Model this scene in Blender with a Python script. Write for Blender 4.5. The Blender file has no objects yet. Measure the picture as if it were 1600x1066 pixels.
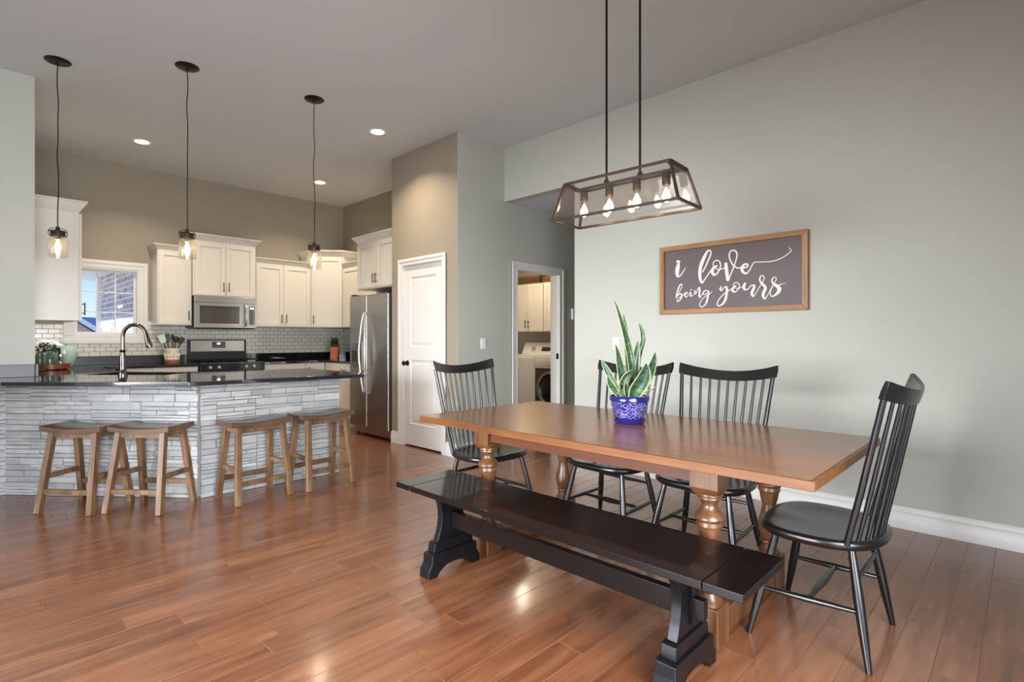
import bpy, bmesh, math, random
from mathutils import Vector, Matrix
random.seed(7)
S = bpy.context.scene
COL = S.collection
PI = math.pi

# ------------------------------------------------------------------ camera
cam_d = bpy.data.cameras.new('camera'); cam = bpy.data.objects.new('camera', cam_d); COL.objects.link(cam)
cam_d.sensor_width = 36.0; cam_d.lens = 832.0/1600*36.0; cam_d.clip_start = 0.05
cam_d.shift_y = -3.0/1600
cam.location = (0, 0, 1.22)
cam.rotation_euler = (PI/2, 0, math.radians(44.05-90))
S.camera = cam
# ------------------------------------------------------------------ view / world
S.view_settings.view_transform = 'Standard'; S.view_settings.look = 'None'
S.view_settings.gamma = 1.0; S.view_settings.use_curve_mapping = False
S.view_settings.exposure = 0.5
W = bpy.data.worlds.new('sky'); S.world = W; W.use_nodes = True
wn = W.node_tree.nodes; wl = W.node_tree.links; wn.clear()
wo = wn.new('ShaderNodeOutputWorld'); wb = wn.new('ShaderNodeBackground'); wb.inputs[1].default_value = 0.85
wc = wn.new('ShaderNodeTexCoord'); ws = wn.new('ShaderNodeSeparateXYZ'); wr = wn.new('ShaderNodeValToRGB')
wl.new(wc.outputs['Generated'], ws.inputs[0]); wl.new(ws.outputs['Z'], wr.inputs[0]); wl.new(wr.outputs[0], wb.inputs[0]); wl.new(wb.outputs[0], wo.inputs[0])
wr.color_ramp.elements[0].position = 0.0; wr.color_ramp.elements[0].color = (0.80, 0.88, 1.0, 1)
wr.color_ramp.elements[1].position = 0.45; wr.color_ramp.elements[1].color = (0.12, 0.38, 0.95, 1)
e = wr.color_ramp.elements.new(0.06); e.color = (0.62, 0.82, 1.0, 1)
e = wr.color_ramp.elements.new(0.16); e.color = (0.16, 0.46, 0.98, 1)

def area(name, loc, rot, sx, sy, power, col=(1, 1, 1), spread=None):
    d = bpy.data.lights.new(name, 'AREA'); d.shape = 'RECTANGLE'; d.size = sx; d.size_y = sy; d.energy = power; d.color = col
    if spread: d.spread = math.radians(spread)
    o = bpy.data.objects.new(name, d); o.location = loc; o.rotation_euler = rot; COL.objects.link(o); return o
# daylight lamp at the rear glazing; west lamp is fill added for the sign wall
area('daylight_rear', (0.2, -0.86, 1.2), (PI/2-math.radians(28), 0, 0), 2.8, 1.9, 188, (0.92, 0.96, 1.0), 138)
area('west_fill', (-3.85, 2.4, 1.4), (PI/2-math.radians(14), 0, -PI/2), 3.4, 1.7, 95, (0.93, 0.96, 1.0), 62)
# sun on the yard behind the kitchen window
sd = bpy.data.lights.new('sun', 'SUN'); sd.energy = 5.5; sd.angle = math.radians(1.5); sd.color = (1, 0.96, 0.9)
so = bpy.data.objects.new('sun', sd); so.rotation_euler = (math.radians(45), 0, math.radians(-90)); COL.objects.link(so)

# ------------------------------------------------------------------ mesh builder
def rotz(a): return Matrix.Rotation(a, 4, 'Z')
class MB:
    def __init__(s, M=None): s.bm = bmesh.new(); s.M = M or Matrix.Identity(4)
    def v(s, p): return s.bm.verts.new(s.M @ Vector(p))
    def f(s, vs):
        try: return s.bm.faces.new(vs)
        except ValueError: return None
    def hull8(s, P):
        v = [s.v(p) for p in P]
        for q in ((0,3,2,1),(4,5,6,7),(0,1,5,4),(1,2,6,5),(2,3,7,6),(3,0,4,7)): s.f([v[i] for i in q])
        return s
    def box(s, x0, x1, y0, y1, z0, z1):
        return s.hull8([(x0,y0,z0),(x1,y0,z0),(x1,y1,z0),(x0,y1,z0),(x0,y0,z1),(x1,y0,z1),(x1,y1,z1),(x0,y1,z1)])
    def bar(s, p0, p1, w, h, up=(0,0,1), w1=None, h1=None):      # rectangular bar between two points
        p0 = Vector(p0); p1 = Vector(p1); d = (p1-p0).normalized(); up = Vector(up)
        if abs(d.dot(up)) > .95 and up.z > .9: up = Vector((0,1,0))
        a = d.cross(up).normalized(); b = a.cross(d).normalized(); w1 = w1 or w; h1 = h1 or h
        P = [p0-a*w/2-b*h/2, p0+a*w/2-b*h/2, p0+a*w/2+b*h/2, p0-a*w/2+b*h/2,
             p1-a*w1/2-b*h1/2, p1+a*w1/2-b*h1/2, p1+a*w1/2+b*h1/2, p1-a*w1/2+b*h1/2]
        return s.hull8(P)
    def tube(s, pts, r, n=12, caps=True):
        pts = [Vector(p) for p in pts]; N = len(pts)
        if not hasattr(r, '__len__'): r = [r]*N
        rings = []; prev = None
        for i, p in enumerate(pts):
            d = (pts[min(i+1, N-1)] - pts[max(i-1, 0)]).normalized()
            if prev is None:
                a = d.cross(Vector((0,0,1)))
                if a.length < .05: a = d.cross(Vector((0,1,0)))
            else: a = prev - d*prev.dot(d)
            a.normalize(); prev = a; b = d.cross(a)
            rings.append([s.v(p + (a*math.cos(t)+b*math.sin(t))*r[i]) for t in [2*PI*k/n for k in range(n)]])
        for A, B in zip(rings, rings[1:]):
            for k in range(n): s.f([A[k], A[(k+1)%n], B[(k+1)%n], B[k]])
        if caps: s.f(rings[0][::-1]); s.f(rings[-1])
        return s
    def cyl(s, p0, p1, r, n=20): return s.tube([p0, p1], r, n)
    def lathe(s, prof, c=(0,0), n=32, caps=True, sx=1, sy=1):
        rings = [[s.v((c[0]+r*math.cos(2*PI*k/n)*sx, c[1]+r*math.sin(2*PI*k/n)*sy, z)) for k in range(n)] for r, z in prof]
        for A, B in zip(rings, rings[1:]):
            for k in range(n): s.f([A[k], A[(k+1)%n], B[(k+1)%n], B[k]])
        if caps: s.f(rings[0][::-1]); s.f(rings[-1])
        return s
    def prism(s, poly, ax, a0, a1):                                # polygon extruded along axis 0/1/2
        def P(q, a):
            q = list(q); q.insert(ax, a); return q
        A = [s.v(P(q, a0)) for q in poly]; B = [s.v(P(q, a1)) for q in poly]; n = len(poly)
        fs = [s.f(A), s.f(B[::-1])]
        for i in range(n): s.f([A[i], B[i], B[(i+1)%n], A[(i+1)%n]])
        return s
    def loft(s, rings, close=True, caps=True):
        R = [[s.v(p) for p in r] for r in rings]; n = len(R[0])
        for A, B in zip(R, R[1:]):
            for k in range(n if close else n-1): s.f([A[k], A[(k+1)%n], B[(k+1)%n], B[k]])
        if caps: s.f(R[0][::-1]); s.f(R[-1])
        return s
    def grid(s, P, thick=None):
        V = [[s.v(p) for p in row] for row in P]
        for i in range(len(V)-1):
            for j in range(len(V[0])-1): s.f([V[i][j], V[i][j+1], V[i+1][j+1], V[i+1][j]])
        return s
    def sphere(s, c, r, n=12, m=8, sz=1):
        prof = [(max(1e-4, r*math.sin(PI*i/m)), c[2]-r*sz*math.cos(PI*i/m)) for i in range(m+1)]
        return s.lathe(prof, (c[0], c[1]), n, caps=False)

def rootloc(o):
    L = Vector((0,0,0))
    while o: L += o.location; o = o.parent
    return L
def tag(o, label=None, cat=None, group=None, kind=None):
    if label: o['label'] = label
    if cat: o['category'] = cat
    if group: o['group'] = group
    if kind: o['kind'] = kind
    return o
def build(mb, name, mat, parent=None, bevel=0, label=None, cat=None, group=None, kind=None, world=False, sharp=38, seg=2, uvbox=False):
    bm = mb.bm
    bmesh.ops.recalc_face_normals(bm, faces=bm.faces)
    me = bpy.data.meshes.new(name)
    off = Vector((0,0,0))
    if parent is not None and world: off = rootloc(parent)
    elif parent is None and bm.verts:
        xs = [v.co.x for v in bm.verts]; ys = [v.co.y for v in bm.verts]; zs = [v.co.z for v in bm.verts]
        off = Vector(((min(xs)+max(xs))/2, (min(ys)+max(ys))/2, min(zs)))
    for v in bm.verts: v.co -= off
    bm.to_mesh(me); bm.free()
    me.polygons.foreach_set('use_smooth', [True]*len(me.polygons))
    me.set_sharp_from_angle(angle=math.radians(sharp))
    o = bpy.data.objects.new(name, me); COL.objects.link(o)
    if parent is not None: o.parent = parent
    else: o.location = off
    me.materials.append(mat)
    if bevel:
        b = o.modifiers.new('bevel', 'BEVEL'); b.width = bevel; b.segments = seg; b.limit_method = 'ANGLE'; b.angle_limit = math.radians(40); b.harden_normals = True
    tag(o, label, cat, group, kind)
    return o
def thing(name, label, cat, loc=(0,0,0), rz=0, group=None, kind=None):
    o = bpy.data.objects.new(name, None); o.empty_display_size = .1; COL.objects.link(o)
    o.location = loc; o.rotation_euler = (0,0,rz); tag(o, label, cat, group, kind); return o
def dup(root, loc, rz=0, label=None, scale=None):
    def cp(o, par):
        c = o.copy(); COL.objects.link(c); c.parent = par
        for ch in list(o.children):
            if ch.name in ORIG: cp(ch, c)
        return c
    global ORIG
    ORIG = set(x.name for x in bpy.data.objects)
    r = cp(root, None); r.location = loc; r.rotation_euler = (0,0,rz)
    if label: r['label'] = label
    return r
def cat_rom(pts, k=6):
    out = []
    P = [Vector(p) for p in pts]; n = len(P)
    for i in range(n-1):
        p0 = P[max(i-1,0)]; p1 = P[i]; p2 = P[i+1]; p3 = P[min(i+2,n-1)]
        for j in range(k):
            t = j/k
            out.append(.5*((2*p1)+(-p0+p2)*t+(2*p0-5*p1+4*p2-p3)*t*t+(-p0+3*p1-3*p2+p3)*t**3))
    out.append(P[-1]); return out

# ------------------------------------------------------------------ materials
def srgb(r, g, b):
    f = lambda c: (c/255/12.92) if c/255 <= .04045 else ((c/255+.055)/1.055)**2.4
    return (f(r), f(g), f(b), 1)
def newmat(name):
    m = bpy.data.materials.new(name); m.use_nodes = True
    nt = m.node_tree; b = nt.nodes['Principled BSDF']; return m, nt, b
def N(nt, t, **kw):
    n = nt.nodes.new('ShaderNode'+t)
    for k, v in kw.items():
        if k.startswith('i_'):
            n.inputs[int(k[2:]) if k[2:].isdigit() else k[2:].replace('_', ' ')].default_value = v
        else: setattr(n, k, v)
    return n
def ramp(nt, src, stops):
    r = N(nt, 'ValToRGB'); el = r.color_ramp.elements
    el[0].position, el[0].color = stops[0]; el[1].position, el[1].color = stops[-1]
    for p, c in stops[1:-1]: x = el.new(p); x.color = c
    nt.links.new(src, r.inputs[0]); return r.outputs[0]
def bump(nt, b, h, strength=.2, dist=.01):
    n = N(nt, 'Bump'); n.inputs['Strength'].default_value = strength; n.inputs['Distance'].default_value = dist
    nt.links.new(h, n.inputs['Height']); nt.links.new(n.outputs[0], b.inputs['Normal'])
def plain(name, col, rough=.5, metal=0, coat=0, noise=0, nscale=40, bmp=0, coat_rough=.05, spec=.5):
    m, nt, b = newmat(name)
    b.inputs['Base Color'].default_value = col; b.inputs['Roughness'].default_value = rough; b.inputs['Metallic'].default_value = metal
    b.inputs['Coat Weight'].default_value = coat; b.inputs['Coat Roughness'].default_value = coat_rough; b.inputs['Specular IOR Level'].default_value = spec
    tc = N(nt, 'TexCoord'); nz = N(nt, 'TexNoise', i_Scale=nscale, i_Detail=3.0); nt.links.new(tc.outputs['Object'], nz.inputs['Vector'])
    if noise:
        d = tuple(c*(1-noise) for c in col[:3])+(1,); l = tuple(min(1, c*(1+noise)) for c in col[:3])+(1,)
        nt.links.new(ramp(nt, nz.outputs[0], [(.3, d), (.7, l)]), b.inputs['Base Color'])
    if bmp: bump(nt, b, nz.outputs[0], bmp, .004)
    return m
def wood(name, stops, axis=1, rough=.35, coat=0, scale=1.0, island=.0, bmp=.08, coat_rough=.1, knots=False, spec=.5, seed=0.0, colvar=None, streak=22, hs=0):
    m, nt, b = newmat(name); L = nt.links
    tc = N(nt, 'TexCoord'); geo = N(nt, 'NewGeometry')
    add = N(nt, 'VectorMath', operation='MULTIPLY_ADD')
    comb = N(nt, 'CombineXYZ')
    for i in range(3): L.new(geo.outputs['Random Per Island'], comb.inputs[i])
    L.new(comb.outputs[0], add.inputs[0]); add.inputs[1].default_value = (37.0, 53.0, 71.0); L.new(tc.outputs['Object'], add.inputs[2])
    mp = N(nt, 'Mapping'); L.new(add.outputs[0], mp.inputs[0])
    sc = [streak*scale]*3; sc[axis] = 1.1*scale; mp.inputs['Scale'].default_value = sc; mp.inputs['Location'].default_value = (seed, seed, seed)
    n1 = N(nt, 'TexNoise', i_Scale=1.0, i_Detail=6.0, i_Roughness=.62, i_Distortion=.6); L.new(mp.outputs[0], n1.inputs[0])
    mp2 = N(nt, 'Mapping'); L.new(add.outputs[0], mp2.inputs[0]); sc2 = [6*scale]*3; sc2[axis] = 1.6*scale; mp2.inputs['Scale'].default_value = sc2
    n2 = N(nt, 'TexNoise', i_Scale=1.0, i_Detail=3.0, i_Distortion=1.2); L.new(mp2.outputs[0], n2.inputs[0])
    mix = N(nt, 'Mix', data_type='FLOAT'); mix.inputs[0].default_value = .45; L.new(n1.outputs[0], mix.inputs[2]); L.new(n2.outputs[0], mix.inputs[3])
    fac = mix.outputs[0]
    if island:
        ma = N(nt, 'MapRange'); L.new(geo.outputs['Random Per Island'], ma.inputs[0]); ma.inputs[3].default_value = -island; ma.inputs[4].default_value = island
        ad = N(nt, 'Math', operation='ADD'); L.new(fac, ad.inputs[0]); L.new(ma.outputs[0], ad.inputs[1]); fac = ad.outputs[0]
    c = ramp(nt, fac, stops)
    if knots:
        mp3 = N(nt, 'Mapping'); L.new(add.outputs[0], mp3.inputs[0]); sc3 = [9.0]*3; sc3[axis] = 2.6; mp3.inputs['Scale'].default_value = sc3
        vo = N(nt, 'TexNoise', i_Scale=1.0, i_Detail=4.0, i_Roughness=.7, i_Distortion=2.5); L.new(mp3.outputs[0], vo.inputs[0])
        k = ramp(nt, vo.outputs[0], [(.70, (0,0,0,1)), (.80, (1,1,1,1))])
        mx = N(nt, 'Mix', data_type='RGBA'); L.new(k, mx.inputs[0]); L.new(c, mx.inputs[6]); mx.inputs[7].default_value = knots; c = mx.outputs[2]
    L.new(c, b.inputs['Base Color'])
    b.inputs['Roughness'].default_value = rough; b.inputs['Coat Weight'].default_value = coat; b.inputs['Coat Roughness'].default_value = coat_rough; b.inputs['Specular IOR Level'].default_value = spec
    if bmp:
        h = n1.outputs[0]
        if hs:
            mph = N(nt, 'Mapping'); L.new(add.outputs[0], mph.inputs[0]); sch = [3.0]*3; sch[axis] = 9.0; mph.inputs['Scale'].default_value = sch
            nh = N(nt, 'TexNoise', i_Scale=1.0, i_Detail=2.0); L.new(mph.outputs[0], nh.inputs[0])
            mm = N(nt, 'Math', operation='MULTIPLY_ADD'); L.new(nh.outputs[0], mm.inputs[0]); mm.inputs[1].default_value = hs; L.new(n1.outputs[0], mm.inputs[2]); h = mm.outputs[0]
        bump(nt, b, h, bmp, .004)
    return m
def emis(name, col, s):
    m, nt, b = newmat(name); b.inputs['Emission Color'].default_value = col; b.inputs['Emission Strength'].default_value = s; b.inputs['Base Color'].default_value = col; return m
def glass(name, tint=(1,1,1,1), gloss=1.0, rough=.02, base=.04, haze=0):
    m, nt, b = newmat(name); L = nt.links
    out = nt.nodes['Material Output']; nt.nodes.remove(b)
    tr = N(nt, 'BsdfTransparent'); tr.inputs[0].default_value = tint
    gl = N(nt, 'BsdfGlossy'); gl.inputs['Roughness'].default_value = rough
    fr = N(nt, 'LayerWeight'); fr.inputs[0].default_value = .25
    mr = N(nt, 'MapRange'); L.new(fr.outputs['Facing'], mr.inputs[0]); mr.inputs[3].default_value = base; mr.inputs[4].default_value = gloss
    pw = N(nt, 'Math', operation='POWER'); L.new(fr.outputs['Facing'], pw.inputs[0]); pw.inputs[1].default_value = 2.5; L.new(pw.outputs[0], mr.inputs[0])
    mx = N(nt, 'MixShader'); L.new(mr.outputs[0], mx.inputs[0]); L.new(tr.outputs[0], mx.inputs[1]); L.new(gl.outputs[0], mx.inputs[2])
    o = mx.outputs[0]
    if haze:
        df = N(nt, 'BsdfTranslucent'); df.inputs[0].default_value = (.9,.88,.85,1); m2 = N(nt, 'MixShader'); m2.inputs[0].default_value = haze; L.new(o, m2.inputs[1]); L.new(df.outputs[0], m2.inputs[2]); o = m2.outputs[0]
    L.new(o, out.inputs[0]); return m
def brick(name, u, v, bw, bh, mortar, cols, mcol, rough, bmp=.3, mrough=.8, noise=0):
    # u, v: which object axes run along the courses and up
    m, nt, b = newmat(name); L = nt.links
    tc = N(nt, 'TexCoord'); sp = N(nt, 'SeparateXYZ'); L.new(tc.outputs['Object'], sp.inputs[0]); cb = N(nt, 'CombineXYZ')
    L.new(sp.outputs[u], cb.inputs[0]); L.new(sp.outputs[v], cb.inputs[1])
    bt = N(nt, 'TexBrick'); L.new(cb.outputs[0], bt.inputs[0]); bt.inputs['Scale'].default_value = 1.0
    bt.inputs['Brick Width'].default_value = bw; bt.inputs['Row Height'].default_value = bh; bt.inputs['Mortar Size'].default_value = mortar
    bt.inputs['Mortar Smooth'].default_value = .1
    bt.inputs['Color1'].default_value = cols[0]; bt.inputs['Color2'].default_value = cols[1]; bt.inputs['Mortar'].default_value = mcol
    c = bt.outputs[0]
    if noise:
        nz = N(nt, 'TexNoise', i_Scale=9.0, i_Detail=4.0); L.new(tc.outputs['Object'], nz.inputs[0])
        mx = N(nt, 'Mix', data_type='RGBA', blend_type='OVERLAY'); mx.inputs[0].default_value = noise; L.new(c, mx.inputs[6]); L.new(nz.outputs[0], mx.inputs[7]); c = mx.outputs[2]
    L.new(c, b.inputs['Base Color'])
    mr = N(nt, 'MapRange'); L.new(bt.outputs['Fac'], mr.inputs[0]); mr.inputs[3].default_value = rough; mr.inputs[4].default_value = mrough; L.new(mr.outputs[0], b.inputs['Roughness'])
    inv = N(nt, 'Math', operation='SUBTRACT'); inv.inputs[0].default_value = 1.0; L.new(bt.outputs['Fac'], inv.inputs[1]); bump(nt, b, inv.outputs[0], bmp, .003)
    return m

M = {}
M['wall'] = plain('greige_paint', srgb(184,184,175), .6, bmp=.04, nscale=260, spec=.3)
M['wall_kit'] = plain('greige_can_lit', srgb(152,143,127), .6, bmp=.04, nscale=260, spec=.3)  # same greige paint, darkened and warmed to stand for kitchen can light
M['ceil'] = plain('ceiling_paint', srgb(204,208,209), .8, bmp=.05, nscale=220, spec=.2)
M['trim'] = plain('white_trim_paint', srgb(220,218,214), .35)
M['cab'] = plain('white_cabinet_paint', srgb(216,210,198), .32)
M['floor'] = wood('hardwood_planks', [(.24, srgb(66,38,23)), (.40, srgb(102,61,39)), (.56, srgb(124,79,52)), (.76, srgb(146,102,72))], axis=0, rough=.27, coat=.5, coat_rough=.13, island=.055, bmp=.16, knots=srgb(52,26,18), hs=2.2, spec=.6)
M['subfloor'] = plain('groove', srgb(120,80,56), .6)
M['table'] = wood('butcher_block', [(.26, srgb(92,52,22)), (.5, srgb(134,83,42)), (.74, srgb(164,110,64))], axis=1, rough=.27, coat=.3, coat_rough=.15, island=.03, bmp=.05, streak=30)
M['tableleg'] = wood('turned_wood', [(.26, srgb(58,34,19)), (.5, srgb(92,58,34)), (.78, srgb(124,86,54))], axis=2, rough=.35, coat=.2, bmp=.04)
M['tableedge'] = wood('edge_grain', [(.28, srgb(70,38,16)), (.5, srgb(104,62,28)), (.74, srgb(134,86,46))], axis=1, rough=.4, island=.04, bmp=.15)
M['apron'] = wood('dark_apron', [(.3, srgb(66,32,16)), (.7, srgb(100,54,28))], axis=1, rough=.4)
M['stool'] = wood('rustic_wood', [(.28, srgb(46,30,18)), (.46, srgb(92,64,40)), (.72, srgb(142,110,78))], axis=2, rough=.42, coat=.1, island=.1, bmp=.2)
M['stoolseat'] = wood('rustic_seat', [(.25, srgb(56,38,28)), (.5, srgb(90,67,52)), (.75, srgb(120,98,82))], axis=0, rough=.3, coat=.3, island=.05, bmp=.1)
M['black'] = plain('black_lacquer', srgb(14,14,16), .3, coat=.35, coat_rough=.12)
M['bench'] = wood('espresso_paint', [(.3, srgb(7,6,6)), (.6, srgb(14,10,10)), (.8, srgb(30,20,17))], axis=1, rough=.32, spec=.2, coat=.45, coat_rough=.07, bmp=.03)
M['benchleg'] = plain('black_paint_worn', srgb(15,15,19), .33, noise=.25, nscale=30, coat=.1, bmp=.03, spec=.25)
M['bronze'] = plain('dark_bronze', srgb(52,44,38), .38, metal=.8)
M['bronze_pale'] = plain('aged_bronze', srgb(70,60,53), .42, metal=.75, noise=.2)  # paler, mottled bronze finish
M['iron'] = plain('black_metal', srgb(26,24,23), .4, metal=.6)
M['chromeblk'] = plain('dark_chrome', srgb(110,104,98), .16, metal=1)
M['steel'] = plain('stainless', srgb(176,172,166), .3, metal=1, noise=.04, nscale=3)
M['steel2'] = plain('stainless_bright', srgb(200,197,191), .34, metal=1)
M['blkglass'] = plain('black_glass', srgb(18,18,20), .08, coat=.5)
M['ovenglass'] = plain('oven_glass', srgb(70,68,62), .1, coat=.6)
M['rubber'] = plain('dark_plastic', srgb(34,34,36), .5)
M['white'] = plain('white_enamel', srgb(236,234,230), .25, coat=.3)
M['whiteplastic'] = plain('white_plastic', srgb(230,228,224), .4)
M['signboard'] = plain('slate_board', srgb(96,84,84), .55, noise=.06, nscale=3)
M['signframe'] = wood('cedar_frame', [(.3, srgb(104,66,36)), (.5, srgb(150,106,64)), (.72, srgb(180,136,92))], axis=1, rough=.5, bmp=.15)
M['signframe_v'] = wood('cedar_frame_upright', [(.3, srgb(110,72,42)), (.5, srgb(158,116,76)), (.72, srgb(186,144,102))], axis=2, rough=.5, bmp=.15)
M['paintwhite'] = plain('lettering_paint', srgb(226,222,214), .6)
M['pane'] = glass('window_glass', (.97,.98,1,1), .7, .01, .03)
M['shade'] = glass('lamp_pane_glass', (.93,.91,.90,1), .55, .03, .04, haze=.006)
M['jar'] = glass('jar_glass', (.93,.92,.89,1), .7, .05, .06, haze=.025)
M['bulbglass'] = glass('bulb_glass', (1,.94,.82,1), .6, .03, .05)
M['bulb'] = emis('lit_filament', (1, .80, .52, 1), 38)
M['can'] = emis('downlight_lens', (1, .93, .80, 1), 14)
M['clock'] = emis('clock_digits', (.7, .9, 1, 1), 2.5)
M['mint'] = plain('mint_glaze', srgb(186,208,194), .3, coat=.3)
M['teal'] = glass('teal_glass', (.55,.76,.72,1), .7, .05, .1, haze=.35)
M['terra'] = plain('terracotta', srgb(140,78,52), .6, noise=.15)
M['cream'] = plain('cream_glaze', srgb(216,202,182), .4)
M['traywood'] = wood('tray_wood', [(.3, srgb(96,44,24)), (.7, srgb(150,80,48))], axis=0, rough=.4)
M['blockwood'] = wood('block_wood', [(.3, srgb(120,60,30)), (.7, srgb(176,104,62))], axis=2, rough=.35)
M['crate'] = wood('crate_wood', [(.3, srgb(66,44,26)), (.5, srgb(104,76,46)), (.75, srgb(136,102,64))], axis=1, rough=.6, island=.12, bmp=.2)
M['soil'] = plain('potting_soil', srgb(40,30,24), .9, noise=.3, bmp=.6)
M['sprig'] = plain('herb_green', srgb(48,68,36), .5, noise=.3, nscale=20)
M['tileX'] = brick('subway_tile', 0, 2, .104, .0533, .0028, (srgb(216,213,202), srgb(206,203,192)), srgb(120,114,104), .18, .35)
M['tileY'] = brick('subway_tile_side', 1, 2, .104, .0533, .0028, (srgb(216,213,202), srgb(206,203,192)), srgb(120,114,104), .18, .35)
M['brickw'] = brick('whitewashed_brick', 1, 2, .21, .076, .009, (srgb(206,202,204), srgb(158,152,158)), srgb(238,236,236), .9, .5, noise=.35)
M['brickr'] = brick('red_brick_far', 0, 2, .21, .076, .01, (srgb(198,160,150), srgb(176,140,134)), srgb(214,200,196), .9, .3, noise=.3)
M['soffit'] = plain('soffit_white', srgb(236,236,238), .7)
M['far_hill'] = plain('blue_hill', srgb(112,140,178), .9, noise=.15)
M['grass'] = plain('pale_gravel', srgb(176,170,162), .9, noise=.15)
M['laundrywall'] = plain('laundry_paint', srgb(178,170,158), .6)
M['laundryceil'] = plain('laundry_ceiling_paint', srgb(238,226,200), .8)

def granite():
    m, nt, b = newmat('black_granite'); L = nt.links
    tc = N(nt, 'TexCoord'); v = N(nt, 'TexVoronoi', i_Scale=260.0); L.new(tc.outputs['Object'], v.inputs['Vector'])
    n = N(nt, 'TexNoise', i_Scale=90.0, i_Detail=5.0, i_Roughness=.8); L.new(tc.outputs['Object'], n.inputs[0])
    mx = N(nt, 'Math', operation='MULTIPLY'); L.new(v.outputs['Color'], mx.inputs[0]); L.new(n.outputs[0], mx.inputs[1])
    L.new(ramp(nt, mx.outputs[0], [(.2, (.008,.008,.012,1)), (.5, (.02,.02,.028,1)), (.62, (.18,.18,.2,1))]), b.inputs['Base Color'])
    b.inputs['Roughness'].default_value = .06; b.inputs['Specular IOR Level'].default_value = .8; b.inputs['Coat Weight'].default_value = .35; b.inputs['Coat Roughness'].default_value = .03
    return m
M['granite'] = granite()
M['granite_strip'] = plain('granite_upstand', srgb(27,28,35), .38, noise=.4, nscale=150)
def stone():
    m, nt, b = newmat('ledge_stone'); L = nt.links
    tc = N(nt, 'TexCoord'); geo = N(nt, 'NewGeometry')
    mp = N(nt, 'Mapping'); mp.inputs['Scale'].default_value = (6, 6, 26); L.new(tc.outputs['Object'], mp.inputs[0])
    n = N(nt, 'TexNoise', i_Scale=1.0, i_Detail=8.0, i_Roughness=.7, i_Distortion=.4); L.new(mp.outputs[0], n.inputs[0])
    a = N(nt, 'Math', operation='MULTIPLY_ADD'); L.new(geo.outputs['Random Per Island'], a.inputs[0]); a.inputs[1].default_value = .3; L.new(n.outputs[0], a.inputs[2])
    s = N(nt, 'Math', operation='SUBTRACT'); L.new(a.outputs[0], s.inputs[0]); s.inputs[1].default_value = .15
    L.new(ramp(nt, s.outputs[0], [(.2, srgb(138,138,138)), (.42, srgb(158,159,158)), (.6, srgb(172,172,171)), (.8, srgb(196,196,193))]), b.inputs['Base Color'])
    b.inputs['Roughness'].default_value = .75; bump(nt, b, n.outputs[0], .45, .01); return m
M['stone'] = stone()
def pot_mat():
    m, nt, b = newmat('cobalt_glaze'); L = nt.links
    tc = N(nt, 'TexCoord'); sp = N(nt, 'SeparateXYZ'); L.new(tc.outputs['Object'], sp.inputs[0])
    v = N(nt, 'TexVoronoi', i_Scale=34.0, feature='DISTANCE_TO_EDGE'); L.new(tc.outputs['Object'], v.inputs['Vector'])
    v2 = N(nt, 'TexVoronoi', i_Scale=19.0); L.new(tc.outputs['Object'], v2.inputs['Vector'])
    w = N(nt, 'Math', operation='SINE'); mu = N(nt, 'Math', operation='MULTIPLY'); L.new(v2.outputs['Distance'], mu.inputs[0]); mu.inputs[1].default_value = 26.0; L.new(mu.outputs[0], w.inputs[0])
    k1 = ramp(nt, v.outputs['Distance'], [(.03, (1,1,1,1)), (.07, (0,0,0,1))]); k2 = ramp(nt, w.outputs[0], [(.35, (0,0,0,1)), (.6, (1,1,1,1))])
    mx = N(nt, 'Math', operation='MAXIMUM'); L.new(k1, mx.inputs[0]); L.new(k2, mx.inputs[1])
    n3 = N(nt, 'TexNoise', i_Scale=7.0); L.new(tc.outputs['Object'], n3.inputs[0]); k3 = ramp(nt, n3.outputs[0], [(.34, (0,0,0,1)), (.40, (1,1,1,1))])
    za = ramp(nt, sp.outputs[2], [(.028, (0,0,0,1)), (.034, (1,1,1,1))]); zb = ramp(nt, sp.outputs[2], [(.118, (1,1,1,1)), (.124, (0,0,0,1))])
    p = mx.outputs[0]
    for q in (k3, za, zb):
        mm = N(nt, 'Math', operation='MULTIPLY'); L.new(p, mm.inputs[0]); L.new(q, mm.inputs[1]); p = mm.outputs[0]
    c = N(nt, 'Mix', data_type='RGBA'); L.new(p, c.inputs[0]); c.inputs[6].default_value = srgb(30,26,96); c.inputs[7].default_value = srgb(112,108,156)
    L.new(c.outputs[2], b.inputs['Base Color']); b.inputs['Roughness'].default_value = .18; b.inputs['Coat Weight'].default_value = .5; return m
M['pot'] = pot_mat()
def leaf_mat():
    m, nt, b = newmat('snake_plant_leaf'); L = nt.links
    uv = N(nt, 'UVMap'); sp = N(nt, 'SeparateXYZ'); L.new(uv.outputs[0], sp.inputs[0])
    edge = ramp(nt, sp.outputs[0], [(.0, (1,1,1,1)), (.05, (1,1,1,1)), (.1, (0,0,0,1)), (.9, (0,0,0,1)), (.95, (1,1,1,1))])
    mp = N(nt, 'Mapping'); mp.inputs['Scale'].default_value = (2.5, 22, 1); L.new(uv.outputs[0], mp.inputs[0])
    n = N(nt, 'TexNoise', i_Scale=1.0, i_Detail=5.0, i_Distortion=1.4); L.new(mp.outputs[0], n.inputs[0])
    g = ramp(nt, n.outputs[0], [(.34, srgb(26,54,36)), (.52, srgb(52,84,58)), (.70, srgb(98,126,96))])
    c = N(nt, 'Mix', data_type='RGBA'); L.new(edge, c.inputs[0]); L.new(g, c.inputs[6]); c.inputs[7].default_value = srgb(176,182,130)
    L.new(c.outputs[2], b.inputs['Base Color']); b.inputs['Roughness'].default_value = .35; return m
M['leaf'] = leaf_mat()
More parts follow.
